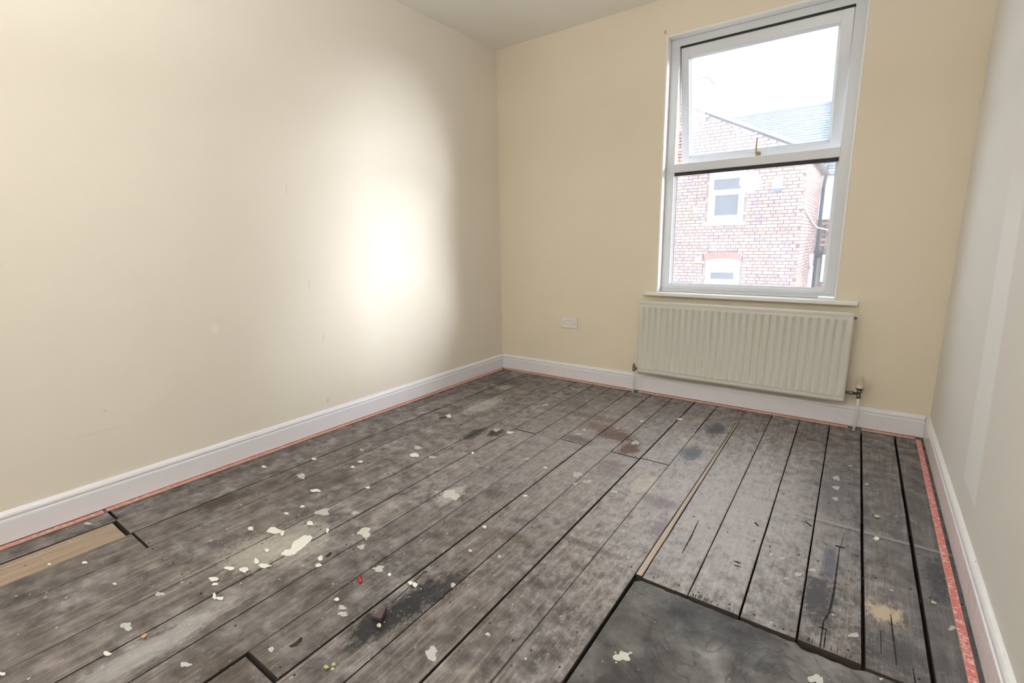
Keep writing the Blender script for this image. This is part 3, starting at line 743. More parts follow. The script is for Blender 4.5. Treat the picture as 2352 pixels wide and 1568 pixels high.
# right valve with thermostatic head
vr = empty('thermostatic_valve', (2.737, -.08, .012)); tag(vr, 'cream thermostatic head with black collar at the right end of the radiator', 'valve')
b = MB(); n = 40; prof = [(.0195, .272), (.0205, .276), (.0205, .289), (.0185, .292), (.0175, .294), (.0175, .334), (.015, .341), (.004, .343)]
vs = []; fs = []
for r_, h in prof:
    for i in range(n):
        a = 2 * math.pi * i / n
        rr = r_ * (1 - .07 * (i % 2)) if .293 < h < .336 else r_
        vs.append((2.7385 + rr * math.cos(a), -.080 + rr * math.sin(a), h))
for j in range(len(prof) - 1):
    for i in range(n): fs.append((j * n + i, j * n + (i + 1) % n, (j + 1) * n + (i + 1) % n, (j + 1) * n + i))
fs.append(tuple(range(n - 1, -1, -1))); fs.append(tuple((len(prof) - 1) * n + i for i in range(n)))
b.add(vs, fs); b.build('ribbed_head', plain('aged_cream_plastic', (.62, .56, .44), .4, var=.1), vr)
b = MB(); b.lathe([(.013, .262), (.0175, .264), (.0195, .272)], (2.7385, -.080, 0), 'Z', 20); b.build('collar', M_black, vr)
b = MB(); b.lathe([(.009, .208), (.0115, .210), (.0115, .226), (.009, .228), (.009, .240), (.0125, .242), (.0125, .262)], (2.7385, -.080, 0), 'Z', 14)
b.lathe([(.008, 0), (.008, .020), (.012, .022), (.012, .040), (.008, .042), (.008, .066)], (2.6705, -.080, .236), 'X', 12)
b.build('valve_body', M_steel, vr)
MB().tube([(2.7385, -.080, .212), (2.7385, -.080, .15), (2.737, -.076, .06), (2.7365, -.075, -.02)], .0078, 12).build('pipe', M_pipe, vr)

# ================================================================== double socket
sk = empty('wall_socket', (.7208, 0, .4455)); tag(sk, 'white double electrical socket on the cream wall between corner and radiator', 'socket')
sx, sz = .6473, .4455
b = MB().bevbox(sx, sx + .147, -.0105, -.0003, sz, sz + .086, .003, 3); b.build('face_plate', M_plastic, sk)
for c in (sx + .036, sx + .111):
    b = MB()
    b.box(c - .002, c + .002, -.0112, -.010, sz + .054, sz + .0625)
    b.box(c - .0145, c - .0085, -.0112, -.010, sz + .032, sz + .0355)
    b.box(c + .0085, c + .0145, -.0112, -.010, sz + .032, sz + .0355)
    b.build('pin_holes', M_dark, sk)
for c in (sx + .0635, sx + .0835):
    o = MB().bevbox(c - .0055, c + .0055, -.0145, -.0095, sz + .048, sz + .068, .002, 2).build('rocker_switch', M_plastic, sk)
    MB().box(c - .0045, c + .0045, -.0150, -.0135, sz + .0655, sz + .0685).build('red_marker', M_red, o)
for c in (sx + .0135, sx + .1335):
    b = MB().lathe([(.0032, 0), (.0030, -.0008)], (c, -.0104, sz + .043), 'Y', 10); b.build('screw', M_steel, sk)

# ================================================================== added fill pendant (out of frame, brightens the whole room)
LX, LY = 1.45, -2.9
lp = empty('fill_pendant', (LX, LY, H)); tag(lp, 'added unseen fill pendant with a bare bulb under the ceiling', 'fill_lamp')
MB().lathe([(.05, H - .0005), (.048, H - .015), (.02, H - .028)], (LX, LY, 0), 'Z', 24).build('ceiling_rose', M_plastic, lp)
MB().tube([(LX, LY, H - .02), (LX, LY, H - .62)], .003, 8).build('flex', M_plastic, lp)
MB().lathe([(.012, H - .61), (.02, H - .62), (.02, H - .66), (.014, H - .665)], (LX, LY, 0), 'Z', 16).build('bulb_holder', M_plastic, lp)
t = NT('fill_bulb'); t.set(t.b, 'Emission Color', (.96, .98, 1)); t.set(t.b, 'Emission Strength', 18.); M_bulb = t.fin((1, .95, .85), .4)
MB().lathe([(.013, H - .663), (.02, H - .68), (.035, H - .705), (.04, H - .73), (.035, H - .755), (.018, H - .77), (.003, H - .773)], (LX, LY, 0), 'Z', 24).build('bulb', M_bulb, lp)
ld = bpy.data.lights.new('pendant_fill_light', 'POINT'); ld.energy = PENDANT_FILL; ld.color = (.95, .975, 1); ld.shadow_soft_size = .12
lo = bpy.data.objects.new('pendant_fill_light', ld); COL.objects.link(lo); lo.parent = lp; lo.location = (0, 0, -.90)

# added uplighter out of view, fills the room by ceiling bounce
UX, UY = 2.0, -4.1
up = empty('fill_uplighter', (UX, UY, 0)); tag(up, 'added unseen slim black fill uplighter behind the camera', 'fill_lamp')
MB().lathe([(.13, .0005), (.13, .015), (.02, .03), (.012, .05)], (UX, UY, 0), 'Z', 28).build('base', M_black, up)
MB().tube([(UX, UY, .04), (UX, UY, 1.70)], .011, 10).build('pole', M_black, up)
b = MB(); b.add(*(lambda n: ([(UX + r_ * math.cos(6.2832 * i / n), UY + r_ * math.sin(6.2832 * i / n), h) for r_, h in ((.02, 1.69), (.10, 1.72), (.16, 1.79), (.157, 1.792), (.098, 1.727), (.02, 1.70)) for i in range(n)],
    [(j * n + i, j * n + (i + 1) % n, (j + 1) * n + (i + 1) % n, (j + 1) * n + i) for j in range(5) for i in range(n)]))(28)); b.build('bowl', M_steel, up)
ud = bpy.data.lights.new('uplighter_fill_light', 'AREA'); ud.shape = 'DISK'; ud.size = .22; ud.energy = UPLIGHT_FILL; ud.color = (.94, .97, 1)
uo = bpy.data.objects.new('uplighter_fill_light', ud); COL.objects.link(uo); uo.parent = up; uo.location = (0, 0, 1.78); uo.rotation_euler = (math.pi, 0, 0)

# ================================================================== outside
t = NT('backyard_ground'); p = t.pos(); M_yard = t.fin(t.ramp(t.noise(p, 1.5, 5), (.3, (.16, .15, .14)), (.7, (.30, .29, .27))), .9)
g = MB().box(-25, 30, .6, 40, -2.95, -2.8).build('ground', M_yard); tag(g, kind='structure')

BR = [(0., (.46, .235, .185)), (.22, (.56, .31, .22)), (.36, (.40, .20, .175)), (.50, (.60, .44, .36)), (.60, (.50, .27, .20)), (.70, (.34, .20, .20)), (.80, (.17, .165, .20)), (.88, (.58, .33, .20)), (.94, (.26, .20, .22))]
t = NT('old_brick'); oi = t.n.new('ShaderNodeObjectInfo'); ge = t.n.new('ShaderNodeNewGeometry')
r_ = t.math('FRACT', t.math('ADD', oi.outputs['Random'], ge.outputs['Random Per Island']))
c = t.mix(.38, t.ramp(r_, *BR, const=True), (.50, .31, .26))
c = t.mix(t.mapr(t.noise(t.pos(), 9, 4, .6), .45, .7, 0., .35), c, (.62, .52, .46))
c = t.mix(t.mapr(t.noise(t.pos(), 45, 3, .6), .5, .8, 0., .4), c, (.28, .2, .19))
t.bump(t.noise(t.pos(), 90, 3), .4, .003)
M_brick = t.fin(c, .85)
M_mortar = plain('lime_mortar', (.54, .45, .41), .9, var=.2, scale=8)
M_rubbed = plain('red_rubbed_brick', (.56, .20, .155), .8, var=.15, scale=12)
M_white = plain('white_window_paint', (.86, .87, .87), .45, var=.02)
t = NT('house_pane'); t.bump(t.noise(t.pos(), 1.2, 2), .15, .02)
M_pane = t.fin((.085, .10, .125), .08, spec=.6)
M_blind = plain('pale_blind', (.66, .78, .80), .6)
M_slate = None
t = NT('slate'); p = t.pos(); ge = t.n.new('ShaderNodeNewGeometry')
c = t.ramp(ge.outputs['Random Per Island'], (0., (.17, .20, .225)), (.5, (.215, .245, .27)), (1., (.27, .295, .31)))
c = t.mix(t.mapr(t.noise(p, 2, 4), .4, .7, 0., .4), c, (.24, .29, .28)); M_slate = t.fin(c, .6)
M_pipe_b = plain('black_cast_iron', (.03, .035, .045), .5, var=.2)
M_pipe_w = plain('white_plastic_pipe', (.82, .82, .82), .4)
M_alarm = plain('white_alarm_cover', (.86, .86, .86), .4)
M_blue = plain('blue_alarm_lens', (.08, .16, .62), .3)
M_lead = plain('lead_flashing', (.26, .28, .31), .6, var=.1)

YG, XC = 9.0, 1.42                     # gable face and its right hand corner
EAVE = 3.02; SL = .487
def rake(x): return EAVE + SL * (XC - x)
XP = -2.4                              # ridge of the gable
XL = 2 * XP - XC
house = empty('brick_house', ((XL + XC) / 2, 11, -2.8)); tag(house, 'red brick gabled house seen across the yard through the window', 'house')
# solid body behind the brick skin
b = MB()
pf = [(XL, -2.8), (XC - .1, -2.8), (XC - .1, EAVE), (XP, rake(XP)), (XL, EAVE)]
b.prism([(x, z) for x, z in pf], lambda p, k: (p[0], YG + .095 + (0 if k == 0 else 3.82), p[1] - .01))
b.build('mortar_wall', M_mortar, house)
holes = [(-.56, .24, 1.565, 2.70), (-.54, .26, .06, .70)]
def arch_in(x, z): return abs(x + .145) < .43 and .6 < z < .875 - .35 * (x + .145) ** 2
def hit_hole(x0, x1, z0, z1):
    cx, cz = (x0 + x1) / 2, (z0 + z1) / 2
    for a, b_, c_, d in holes:
        if x1 > a + .004 and x0 < b_ - .004 and z1 > c_ + .01 and z0 < d - .01: return True
    return arch_in(cx, cz) or arch_in(x0 + .03, cz) or arch_in(x1 - .03, cz)
rn = random.Random(11)
def brick_mesh(l, dpt, name):
    b = MB(); h = .0645
    b.box(-l / 2, l / 2, 0, dpt, -h / 2, h / 2)
    # softened arrises on the face
    bm = bmesh.new()
    b2 = MB().bevbox(-l / 2, l / 2, 0, dpt, -h / 2, h / 2, .004, 1)
    me = b2.mesh(name); me.materials.append(M_brick); return me
ME_S = brick_mesh(.215, .102, 'stretcher'); ME_H = brick_mesh(.1025, .102, 'header')
courses = []
z = -.70 + .0375
k = 0
front = []
while z < 5.2:
    hdr = (k % 5 == 2)
    x = XC
    step = .1125 if hdr else .225
    if k % 2 and not hdr:
        x -= .1125
        if z < EAVE - .05: front.append((XC - .0512, z, 'H'))
    elif hdr: x -= .05625; 
    while x - step > -1.75:
        l = .1025 if hdr else .215
        x0, x1 = x - step + (step - l) / 2, x - (step - l) / 2
        if z + .033 < rake(x1) - .015:
            if not hit_hole(x0, x1, z - .033, z + .033): front.append(((x0 + x1) / 2, z, 'H' if hdr else 'S'))
            elif not hdr:
                for q in (0, 1):
                    a0 = x0 + q * .1125; a1 = a0 + .1025
                    if not hit_hole(a0, a1, z - .033, z + .033): front.append(((a0 + a1) / 2, z, 'H'))
        x -= step
    z += .075; k += 1
cam_p = Vector((CX, CY, CZ))
vis = [f for f in front if f[0] > -1.45 and f[1] > 0.02]
vis.sort(key=lambda f: (f[2] != 'S' , (Vector((f[0], YG, f[1])) - cam_p).length))
parts = vis[:300]; rest = [f for f in front if f not in set(parts)]
for (x, z, s) in parts:
    o = bpy.data.objects.new('brick', ME_S if s == 'S' else ME_H); COL.objects.link(o)
    o.location = (x + rn.uniform(-.002, .002), YG + rn.uniform(-.002, .003), z + rn.uniform(-.001, .001)); o.parent = house; o.matrix_parent_inverse = Matrix.Translation(-house.location)
b = MB()
for (x, z, s) in rest:
    l = .215 if s == 'S' else .1025; dy = rn.uniform(-.002, .003)
    b.box(x - l / 2, x + l / 2, YG + dy, YG + .1, z - .0322, z + .0322)
# return wall running away from the corner
z = -.70 + .0375; k = 0
while z < EAVE - .08:
    y = YG + (.0 if k % 2 else .1075)
    if not k % 2: b.box(XC - .09, XC + rn.uniform(-.002, .002), YG + .004, YG + .1025, z - .0322, z + .0322) if False else None
    y = YG + (.0 if not k % 2 else .1125)
    if k % 2: y = YG + .112
    else: y = YG + .112 + .1125 - .0
    while y < 12.6:
        b.box(XC - .1, XC + rn.uniform(-.002, .002), y, y + .215, z - .0322, z + .0322)
        y += .225
    z += .075; k += 1
o = b.build('small_brickwork', M_brick, house); o['kind'] = 'stuff'

# upper window
def house_window(x0, x1, z0, z1, panes, arch=False):
    b = MB(); yf, yb = YG + .030, YG + .094
    xs = sorted({x0, x1} | {p[0] for p in panes} | {p[1] for p in panes})
    top = z1
    # stack of horizontal bands with the panes left open
    zz = [z0]
    for p in sorted(panes, key=lambda p: p[2]): zz += [p[2], p[3]]
    zz.append(z1)
    ps = sorted(panes, key=lambda p: p[2])
    for i in range(0, len(zz) - 1):
        a, c_ = zz[i], zz[i + 1]
        if i % 2 == 0:
            if arch and i == len(zz) - 2:
                n = 12; poly = [(x0, a)] + [(x1, a)]
                poly += [(x1 + (x0 - x1) * q / n, z1 - .05 + .05 * (1 - (2 * q / n - 1) ** 2)) for q in range(n + 1)]
                b.prism(poly, lambda p, k: (p[0], yf if k == 0 else yb, p[1]))
            else: b.box(x0, x1, yf, yb, a, c_)
        else:
            p = ps[i // 2]; b.box(x0, p[0], yf, yb, a, c_); b.box(p[1], x1, yf, yb, a, c_)
    f = b.build('window', M_white, house)
    for p in panes:
        MB().box(p[0] - .004, p[1] + .004, YG + .055, YG + .062, p[2] - .004, p[3] + .004).build('pane', M_pane, f)
    return f
f1 = house_window(-.555, .235, 1.56, 2.70, [(-.455, .145, 2.30, 2.615), (-.41, .11, 1.715, 2.18)]); f1['label'] = 'white two-pane house window'
MB().box(-.453, .143, YG + .045, YG + .054, 2.545, 2.612).build('blind', M_blind, f1)
MB().bevbox(-.63, .305, YG - .06, YG + .09, 1.475, 1.562, .008, 1).build('sill', M_white, f1)
f2 = house_window(-.535, .255, .06, .705, [(-.405, .12, .21, .54)], arch=True); f2['label'] = 'white arched house window'
MB().box(-.403, .118, YG + .045, YG + .054, .37, .538).build('blind', M_blind, f2)
# red rubbed arch: thirteen voussoirs
n = 14
for k in range(n):
    def pt_(u, ext):
        x = -.14 + (u - .5) * (.80 if not ext else .90)
        zi = .655 + .05 * (1 - (2 * u - 1) ** 2)
        return (x, zi + (.165 if ext else 0))
    u0, u1 = (k + .06) / n, (k + .94) / n
    poly = [pt_(u0, 0), pt_(u1, 0), pt_(u1, 1), pt_(u0, 1)]
    MB().prism(poly, lambda p, q: (p[0], YG - .004 if q == 0 else YG + .098, p[1])).build('arch_brick', M_rubbed, house)

# verge and roof of the gable
b = MB()
for s_ in (1,):
    b.add([(XC + .10, YG - .05, EAVE - .06), (XC + .10, YG - .05, EAVE + .02), (XP, YG - .05, rake(XP) + .08), (XP, YG - .05, rake(XP) - .0),
           (XC + .10, 12.93, EAVE - .06), (XC + .10, 12.93, EAVE + .02), (XP, 12.93, rake(XP) + .08), (XP, 12.93, rake(XP))],
          [(0, 1, 2, 3), (4, 7, 6, 5), (0, 4, 5, 1), (1, 5, 6, 2), (3, 2, 6, 7), (0, 3, 7, 4)])
    b.add([(XL - .10, YG - .05, EAVE - .06), (XL - .10, YG - .05, EAVE + .02), (XP, YG - .05, rake(XP) + .08), (XP, YG - .05, rake(XP)),
           (XL - .10, 12.93, EAVE - .06), (XL - .10, 12.93, EAVE + .02), (XP, 12.93, rake(XP) + .08), (XP, 12.93, rake(XP))],
          [(0, 3, 2, 1), (4, 5, 6, 7), (0, 1, 5, 4), (1, 2, 6, 5), (3, 7, 6, 2), (0, 4, 7, 3)])
b.build('gable_roof', M_lead, house)
# chimney
b = MB()
z = 3.9; k = 0
while z < 4.80:
    off = 0 if k % 2 else .1125
    for face in range(2):
        pass
    x = -1.12 + (off - .1125)
    x = -1.60
    while x < -.755:
        a0 = x + off; a1 = min(a0 + .215, -.745)
        if a1 - a0 > .03: b.box(a0, a1, YG + .01, YG + .2, z - .032, z + .032)
        x += .225
    y = YG + .215
    while y < YG + .66:
        b.box(-.95, -.745, y, y + .10 + (.112 if (k % 2) else 0), z - .032, z + .032); y += .225
    z += .075; k += 1
ch = MB().box(-1.6, -.76, YG + .02, YG + .68, 3.7, 4.83).build('chimney', M_mortar, house)
o = b.build('chimney_brickwork', M_brick, ch); o['kind'] = 'stuff'
b = MB(); b.box(-1.62, -.715, YG - .02, YG + .72, 4.83, 4.90); b.box(-1.6, -.735, YG, YG + .70, 4.90, 4.97)
b.build('chimney_cap', M_brick, ch)
# gutter with weeds along the side eaves, drainpipes
b = MB(); b.tube([(XC + .10, YG - .05, EAVE - .10), (XC + .10, 12.9, EAVE - .12)], .055, 10); b.build('gutter', M_pipe_b, house)
b = MB(); rn = random.Random(4)
for k in range(60):
    y = rn.uniform(9.8, 12.8); l = rn.uniform(.06, .20); a = rn.uniform(-.9, .9); x = XC + .10 + rn.uniform(-.03, .05)
    tip = (x + rn.uniform(.03, .16), y + a * l, EAVE - .06 + l * .8)
    b.add([(x - .008, y, EAVE - .08), (x + .008, y + .012, EAVE - .08), (x, y - .012, EAVE - .08), tip], [(0, 1, 3), (1, 2, 3), (2, 0, 3), (0, 2, 1)])
o = b.build('gutter_weeds', plain('dark_green_weed', (.03, .06, .04), .7, var=.3), house); o['kind'] = 'stuff'
b = MB(); b.tube([(XC + .10, 12.86, EAVE - .15), (XC + .07, 12.86, 2.5), (XC + .06, 12.86, -2.8)], .04, 10); b.lathe([(.05, .60), (.11, .74), (.11, .82)], (XC + .12, 12.82, 0), 'Z', 12)
b.build('drainpipe', M_pipe_b, house)['label'] = 'black drainpipe with hopper'
b = MB(); b.tube([(XC + .04, 11.7, .74), (XC + .04, 11.7, .40)], .05, 10); b.tube([(XC + .045, 11.8, .42), (XC + .045, 11.8, -2.8)], .06, 10)
b.build('waste_pipe', M_pipe_w, house)['label'] = 'white waste pipe'
# small fittings on the gable
al = empty('alarm_box', (.905, YG, 2.17)); tag(al, 'white alarm box with a blue base high on the brick gable', 'alarm box')
M_ = MB(); M_.prism([(.808, 2.235), (.998, 2.235), (1.0, 2.44), (.975, 2.465), (.835, 2.465), (.81, 2.44)], lambda p, k: (p[0], YG - .07 if k == 0 else YG - .004, p[1])); M_.build('cover', M_alarm, al)
MB().prism([(.845, 2.175), (.965, 2.175), (.992, 2.234), (.815, 2.234)], lambda p, k: (p[0], YG - .06 if k == 0 else YG - .004, p[1])).build('lens', M_blue, al)
sn = empty('outdoor_sensor', (-.83, YG, 1.84)); tag(sn, 'round white sensor under a thin cable left of the upper house window', 'sensor')
MB().lathe([(.055, -.008), (.055, -.05), (.035, -.075), (.01, -.082)], (-.835, YG, 1.885), 'Y', 16).build('housing', M_alarm, sn)
MB().tube([(-.84, YG - .02, 1.92), (-.84, YG - .02, 2.4), (-.842, YG - .02, 3.4)], .012, 6).build('cable', M_lead, sn)
ob = MB().bevbox(-.782, -.633, YG - .045, YG - .004, .59, .745, .02, 2).build('junction_box', M_alarm); tag(ob, 'square white box on the brickwork left of the red arch', 'box')
cm = empty('security_light', (-.54, YG, .95)); tag(cm, 'small round outside light just above the red brick arch', 'light')
MB().lathe([(.045, -.004), (.05, -.03), (.035, -.07)], (-.545, YG, .975), 'Y', 14).build('housing', M_lead, cm)
MB().lathe([(.03, -.068), (.022, -.085), (.004, -.09)], (-.54, YG, .972), 'Y', 12).build('lens', M_alarm, cm)
cb = MB().tube([(XC + .035, 9.05, 1.83), (XC + .035, 9.9, 1.70), (XC + .035, 10.6, 1.62), (XC + .035, 11.6, 1.50), (XC + .06, 12.4, 1.43), (XC + .16, 12.7, 1.40), (XC + .30, 12.8, 1.36)], .022, 7).build('loose_cable', M_alarm)
tag(cb, 'loose white cable sagging across the side of the brick house', 'cable')

# main range behind, its wall and slate roof
YM = 13.15
row = empty('terrace_house', (3, 15, -2.8)); tag(row, 'taller terrace house behind with a pale slate roof and white windows', 'house')
b = MB(); b.prism([(YM + .1, -2.8), (20.0, -2.8), (20.0, 3.0), (16.6, 5.45), (YM + .1, 3.0)], lambda p, k: (-6 if k == 0 else 9, p[0], p[1])); b.build('body', M_mortar, row)
b = MB(); rn = random.Random(9); z = -.7; k = 0
wins = [(1.60, 2.75, 1.66, 2.86), (1.62, 2.7, -.10, .68)]
while z < 2.95:
    x = XC + .10 + (.1125 if k % 2 else 0)
    while x < 3.2:
        if not any(x + .215 > a and x < c_ and z + .03 > d and z - .03 < e for a, c_, d, e in wins):
            b.box(x, x + .215, YM + rn.uniform(-.002, .003), YM + .1, z - .0322, z + .0322)
        x += .225
    z += .075; k += 1
o = b.build('brickwork', M_brick, row); o['kind'] = 'stuff'
for (a, c_, d, e), pn in zip(wins, [(1.70, 2.62, 1.80, 2.50), (1.72, 2.6, .08, .52)]):
    b = MB()
    b.box(a - (.22 if d > 1 else 0), c_, YM - .02, YM + .11, pn[3], e); b.box(a - (.22 if d > 1 else 0), c_, YM - .02, YM + .11, d, pn[2]); b.box(a - (.22 if d > 1 else 0), pn[0], YM - .02, YM + .11, pn[2], pn[3]); b.box(pn[1], c_, YM - .02, YM + .11, pn[2], pn[3])
    f = b.build('window', M_white, row)
    MB().box(pn[0], pn[1], YM + .04, YM + .06, pn[2], pn[3]).build('pane', M_blind, f)
# slates in courses
b = MB(); n_r = 26; y0, z0_, y1, z1_ = YM - .15, 2.92, 16.6, 5.47
dirv = Vector((0, y1 - y0, z1_ - z0_)); L = dirv.length; dirv.normalize(); nrm = Vector((0, -dirv.z, dirv.y))
g_ = L / n_r
for r0 in range(n_r):
    x = -6 + (.15 if r0 % 2 else 0)
    base = Vector((0, y0, z0_)) + dirv * (r0 * g_)
    while x < 6.5:
        q = rn.uniform(0, .006)
        p0 = base + nrm * (.022 + q); p1 = base + dirv * (g_ * 1.25) + nrm * .004
        d0 = base + nrm * (.010 + q)
        b.add([(x, p0.y, p0.z), (x + .292, p0.y, p0.z), (x + .292, p1.y, p1.z), (x, p1.y, p1.z), (x, d0.y, d0.z), (x + .292, d0.y, d0.z)], [(0, 1, 2, 3), (4, 5, 1, 0), (3, 2, 5, 4)])
        x += .30
o = b.build('slates', M_slate, row); o['kind'] = 'stuff'
b = MB(); b.tube([(-6, 16.6, 5.50), (9, 16.6, 5.50)], .08, 8); b.build('ridge', M_lead, row)
b = MB(); b.tube([(XC + .15, YM - .1, 2.90), (9, YM - .1, 2.90)], .06, 8); b.build('gutter', M_white, row)

# ================================================================== litter lying on the boards
def flake(x, y, e1, e2, rnd, h=.0016, z0=.0006):
    poly = blob(x, y, e1, e2, rnd, 9, .24)
    cx, cy = x, y
    n = len(poly); tl = (rnd.uniform(-.12, .12), rnd.uniform(-.12, .12)); curl = rnd.uniform(.0, .0025)
    vs = []; 
    for lay in (0, 1):
        for p in poly:
            zz = z0 + lay * h + curl * rnd.uniform(.2, 1)
            vs.append((p[0], p[1], zz))
    vs.append((cx, cy, z0 + .0)); vs.append((cx, cy, z0 + h))
    fs = []
    for i in range(n):
        j = (i + 1) % n
        fs += [(j, i, 2 * n), (n + i, n + j, 2 * n + 1), (i, j, n + j, n + i)]
    return MB().add(vs, fs)
rn = random.Random(77)
BIG = {(0.815, -2.667): 'large ragged white paint flake left of the big plaster patch',
    (0.657, -2.375): 'long white paint flake beyond the plaster patch, towards the left skirting',
    (1.009, -2.807): 'long cream plaster sliver just nearer than the big plaster patch',
    (0.969, -2.861): 'squarish white flake nearer than the plaster patch, at the board edge',
    (0.915, -2.889): 'ragged wide flake leftmost of the row below the plaster patch',
    (0.893, -2.55): 'rounded white flake standing just beyond the plaster patch',
    (0.756, -1.827): 'bright rectangular white flake alone in the middle of the left boards',
    (0.93, -2.949): 'flat oval white flake left of the row below the plaster patch',
    (1.053, -2.981): 'thin pale flake lying across the board gap below the plaster patch',
    (1.021, -3.277): 'torn white flake nearest the bottom left board joint',
    (0.487, -1.261): 'white flake with a curved twig-like mark beside it near the left skirting',
    (1.806, -0.461): 'pale oval flake on the boards in front of the radiator',
    (1.006, -1.262): 'long white flake among dark stains in the far left middle',
    (2.84, -1.346): 'white flake on the dark boards at the right, beside the pale line',
    (1.546, -2.56): 'white flake beside the black burn mark',
    (0.327, -3.268): 'tiny white paint flake well below and left of the pale tan board',
    (0.669, -3.162): 'tiny white paint flake a little below the pale tan board',
    (0.424, -3.187): 'small white paint flake a little below and left of the pale tan board',
    (1.026, -2.987): 'tiny white paint flake well below and left of the big plaster patch',
    (0.963, -2.958): 'small white paint flake well below and left of the big plaster patch',
    (0.862, -3.47): 'small white paint flake well below and left of the pale tan board',
    (0.842, -2.211): 'tiny white paint flake well below and left of the lone bright rectangular flake',
    (0.739, -2.492): 'small white paint flake a little below the rusty brown splinter',
    (0.733, -2.565): 'small white paint flake a little above the big plaster patch',
    (0.722, -2.716): 'small white paint flake a little left of the big plaster patch',
    (0.863, -2.656): 'tiny white paint flake just above and left of the big plaster patch',
    (0.924, -2.753): 'small white paint flake well left of the curled black scrap',
    (0.957, -2.81): 'small white paint flake a little below and left of the big plaster patch',
    (1.141, -2.662): 'small white paint flake just left of the curled black scrap',
    (1.173, -2.691): 'small white paint flake just below and left of the curled black scrap',
    (1.001, -2.539): 'tiny white paint flake just above the curled black scrap',
    (1.431, -2.575): 'tiny white paint flake a little right of the red wall plug',
    (1.525, -2.562): 'small white paint flake a little above the black burn mark',
    (1.383, -2.758): 'small white paint flake a little below and left of the red wall plug',
    (1.523, -2.15): 'tiny white paint flake well below and right of the lone bright rectangular flake',
    (1.52, -1.846): 'tiny white paint flake well below and right of the curved dark twig',
    (0.324, -2.173): 'small white paint flake a little above and right of the rusty brown splinter',
    (0.573, -2.051): 'small white paint flake a little left of the lone bright rectangular flake',
    (0.592, -2.114): 'tiny white paint flake well right of the rusty brown splinter',
    (0.189, -2.382): 'small white paint flake a little left of the rusty brown splinter',
    (1.009, -1.622): 'tiny white paint flake a little below and right of the curved dark twig',
    (1.611, -0.633): 'tiny white paint flake a little below the left radiator pipe',
    (1.447, -1.551): 'small white paint flake well below and right of the curved dark twig'}
for (x, y, a, b_, c, d, w) in dedupe(FLAKES, .016):
    big = None
    for (bx, by), lb in BIG.items():
        if math.hypot(bx - x, by - y) < .004: big = lb
    o = flake(x, y, (a, b_), (c, d), rn, .0018 if not big else .0024).build('paint_flake', M_flake)
    tag(o, big, 'paint flake', 'paint flakes scattered on the floorboards')
# red wall plug
pl = empty('wall_plug', (1.372, -2.655, 0)); tag(pl, 'small bright red plastic wall plug lying on a board', 'wall plug')
Mx = Matrix.Translation((1.372, -2.655, .0055)) @ Matrix.Rotation(R(-25), 4, 'Z')
b = MB(); b.lathe([(.0045, -.014), (.0048, -.010), (.0042, -.004), (.0046, 0), (.0040, .004), (.0043, .008), (.0032, .014)], (0, 0, 0), 'X', 10, 0, True, Mx)
b.build('sleeve', plain('red_plastic', (.62, .02, .02), .35), pl)
b = MB(); b.lathe([(.0056, -.0162), (.0056, -.014)], (0, 0, 0), 'X', 10, 0, False, Mx); b.build('rim', plain('red_plastic_rim', (.62, .02, .02), .35), pl)
# dark triangular chip with a lump of plaster
o = MB().prism([(1.545, -2.745), (1.582, -2.735), (1.566, -2.700)], lambda p, k: (p[0], p[1], .0008 if k == 0 else .010 + (p[1] + 2.745) * .30)).build('slate_chip', plain('purple_slate_chip', (.10, .06, .065), .6)); tag(o, 'dark purple triangular chip in the black burn mark', 'chip')
def lump(name, x, y, r, col, label, cat, n=1, seed=0, group=None):
    rnd = random.Random(seed); bm = bmesh.new(); bmesh.ops.create_icosphere(bm, subdivisions=2, radius=1)
    for v in bm.verts:
        k = 1 + rnd.uniform(-.25, .2); v.co = Vector((v.co.x * r * k, v.co.y * r * k * .8, (v.co.z * .55 + .5) * r * k))
        if v.co.z < 0: v.co.z = 0
    b = MB().add([(v.co.x + x, v.co.y + y, v.co.z + .0004) for v in bm.verts], [[v.index for v in f.verts] for f in bm.faces]); bm.free()
    o = b.build(name, col); tag(o, label, cat, group); return o
M_crumb = plain('plaster_crumb', (.62, .58, .47), .8, var=.2, scale=200)
M_leaf = plain('yellow_green_scrap', (.42, .46, .16), .7, var=.25, scale=150)
M_char = plain('charred_scrap', (.02, .017, .015), .7, var=.3, scale=150)
lump('plaster_lump', 1.592, -2.752, .0085, M_crumb, 'pale plaster lump touching the dark triangular chip', 'plaster lump', seed=1)
lump('plaster_lump', 1.581, -2.309, .0085, M_crumb, 'cream plaster lump with a pale tail on the central boards', 'plaster lump', seed=2)
lump('plaster_lump', 1.036, -3.19, .0085, plain('ochre_crumb', (.55, .33, .18), .8, var=.4, scale=200), 'small orange brown crumb in the board gap at the bottom left', 'crumb', seed=3)
lump('plaster_lump', 2.842, -1.16, .010, M_crumb, 'pale crumb stuck in the wide gap of the right-hand boards', 'crumb', seed=4)
lump('plaster_lump', 2.985, -1.665, .0065, M_crumb, 'cream crumb with a brown side on the last board at the right', 'crumb', seed=5)
for i, (x, y, r) in enumerate([(1.591, -2.936, .008), (1.600, -2.918, .0065)]):
    o = lump('leaf_scrap', x, y, r, M_leaf, ['yellow green scrap at the bottom of the floor, nearer piece', 'yellow green scrap at the bottom of the floor, further piece'][i], 'scrap', seed=8 + i)
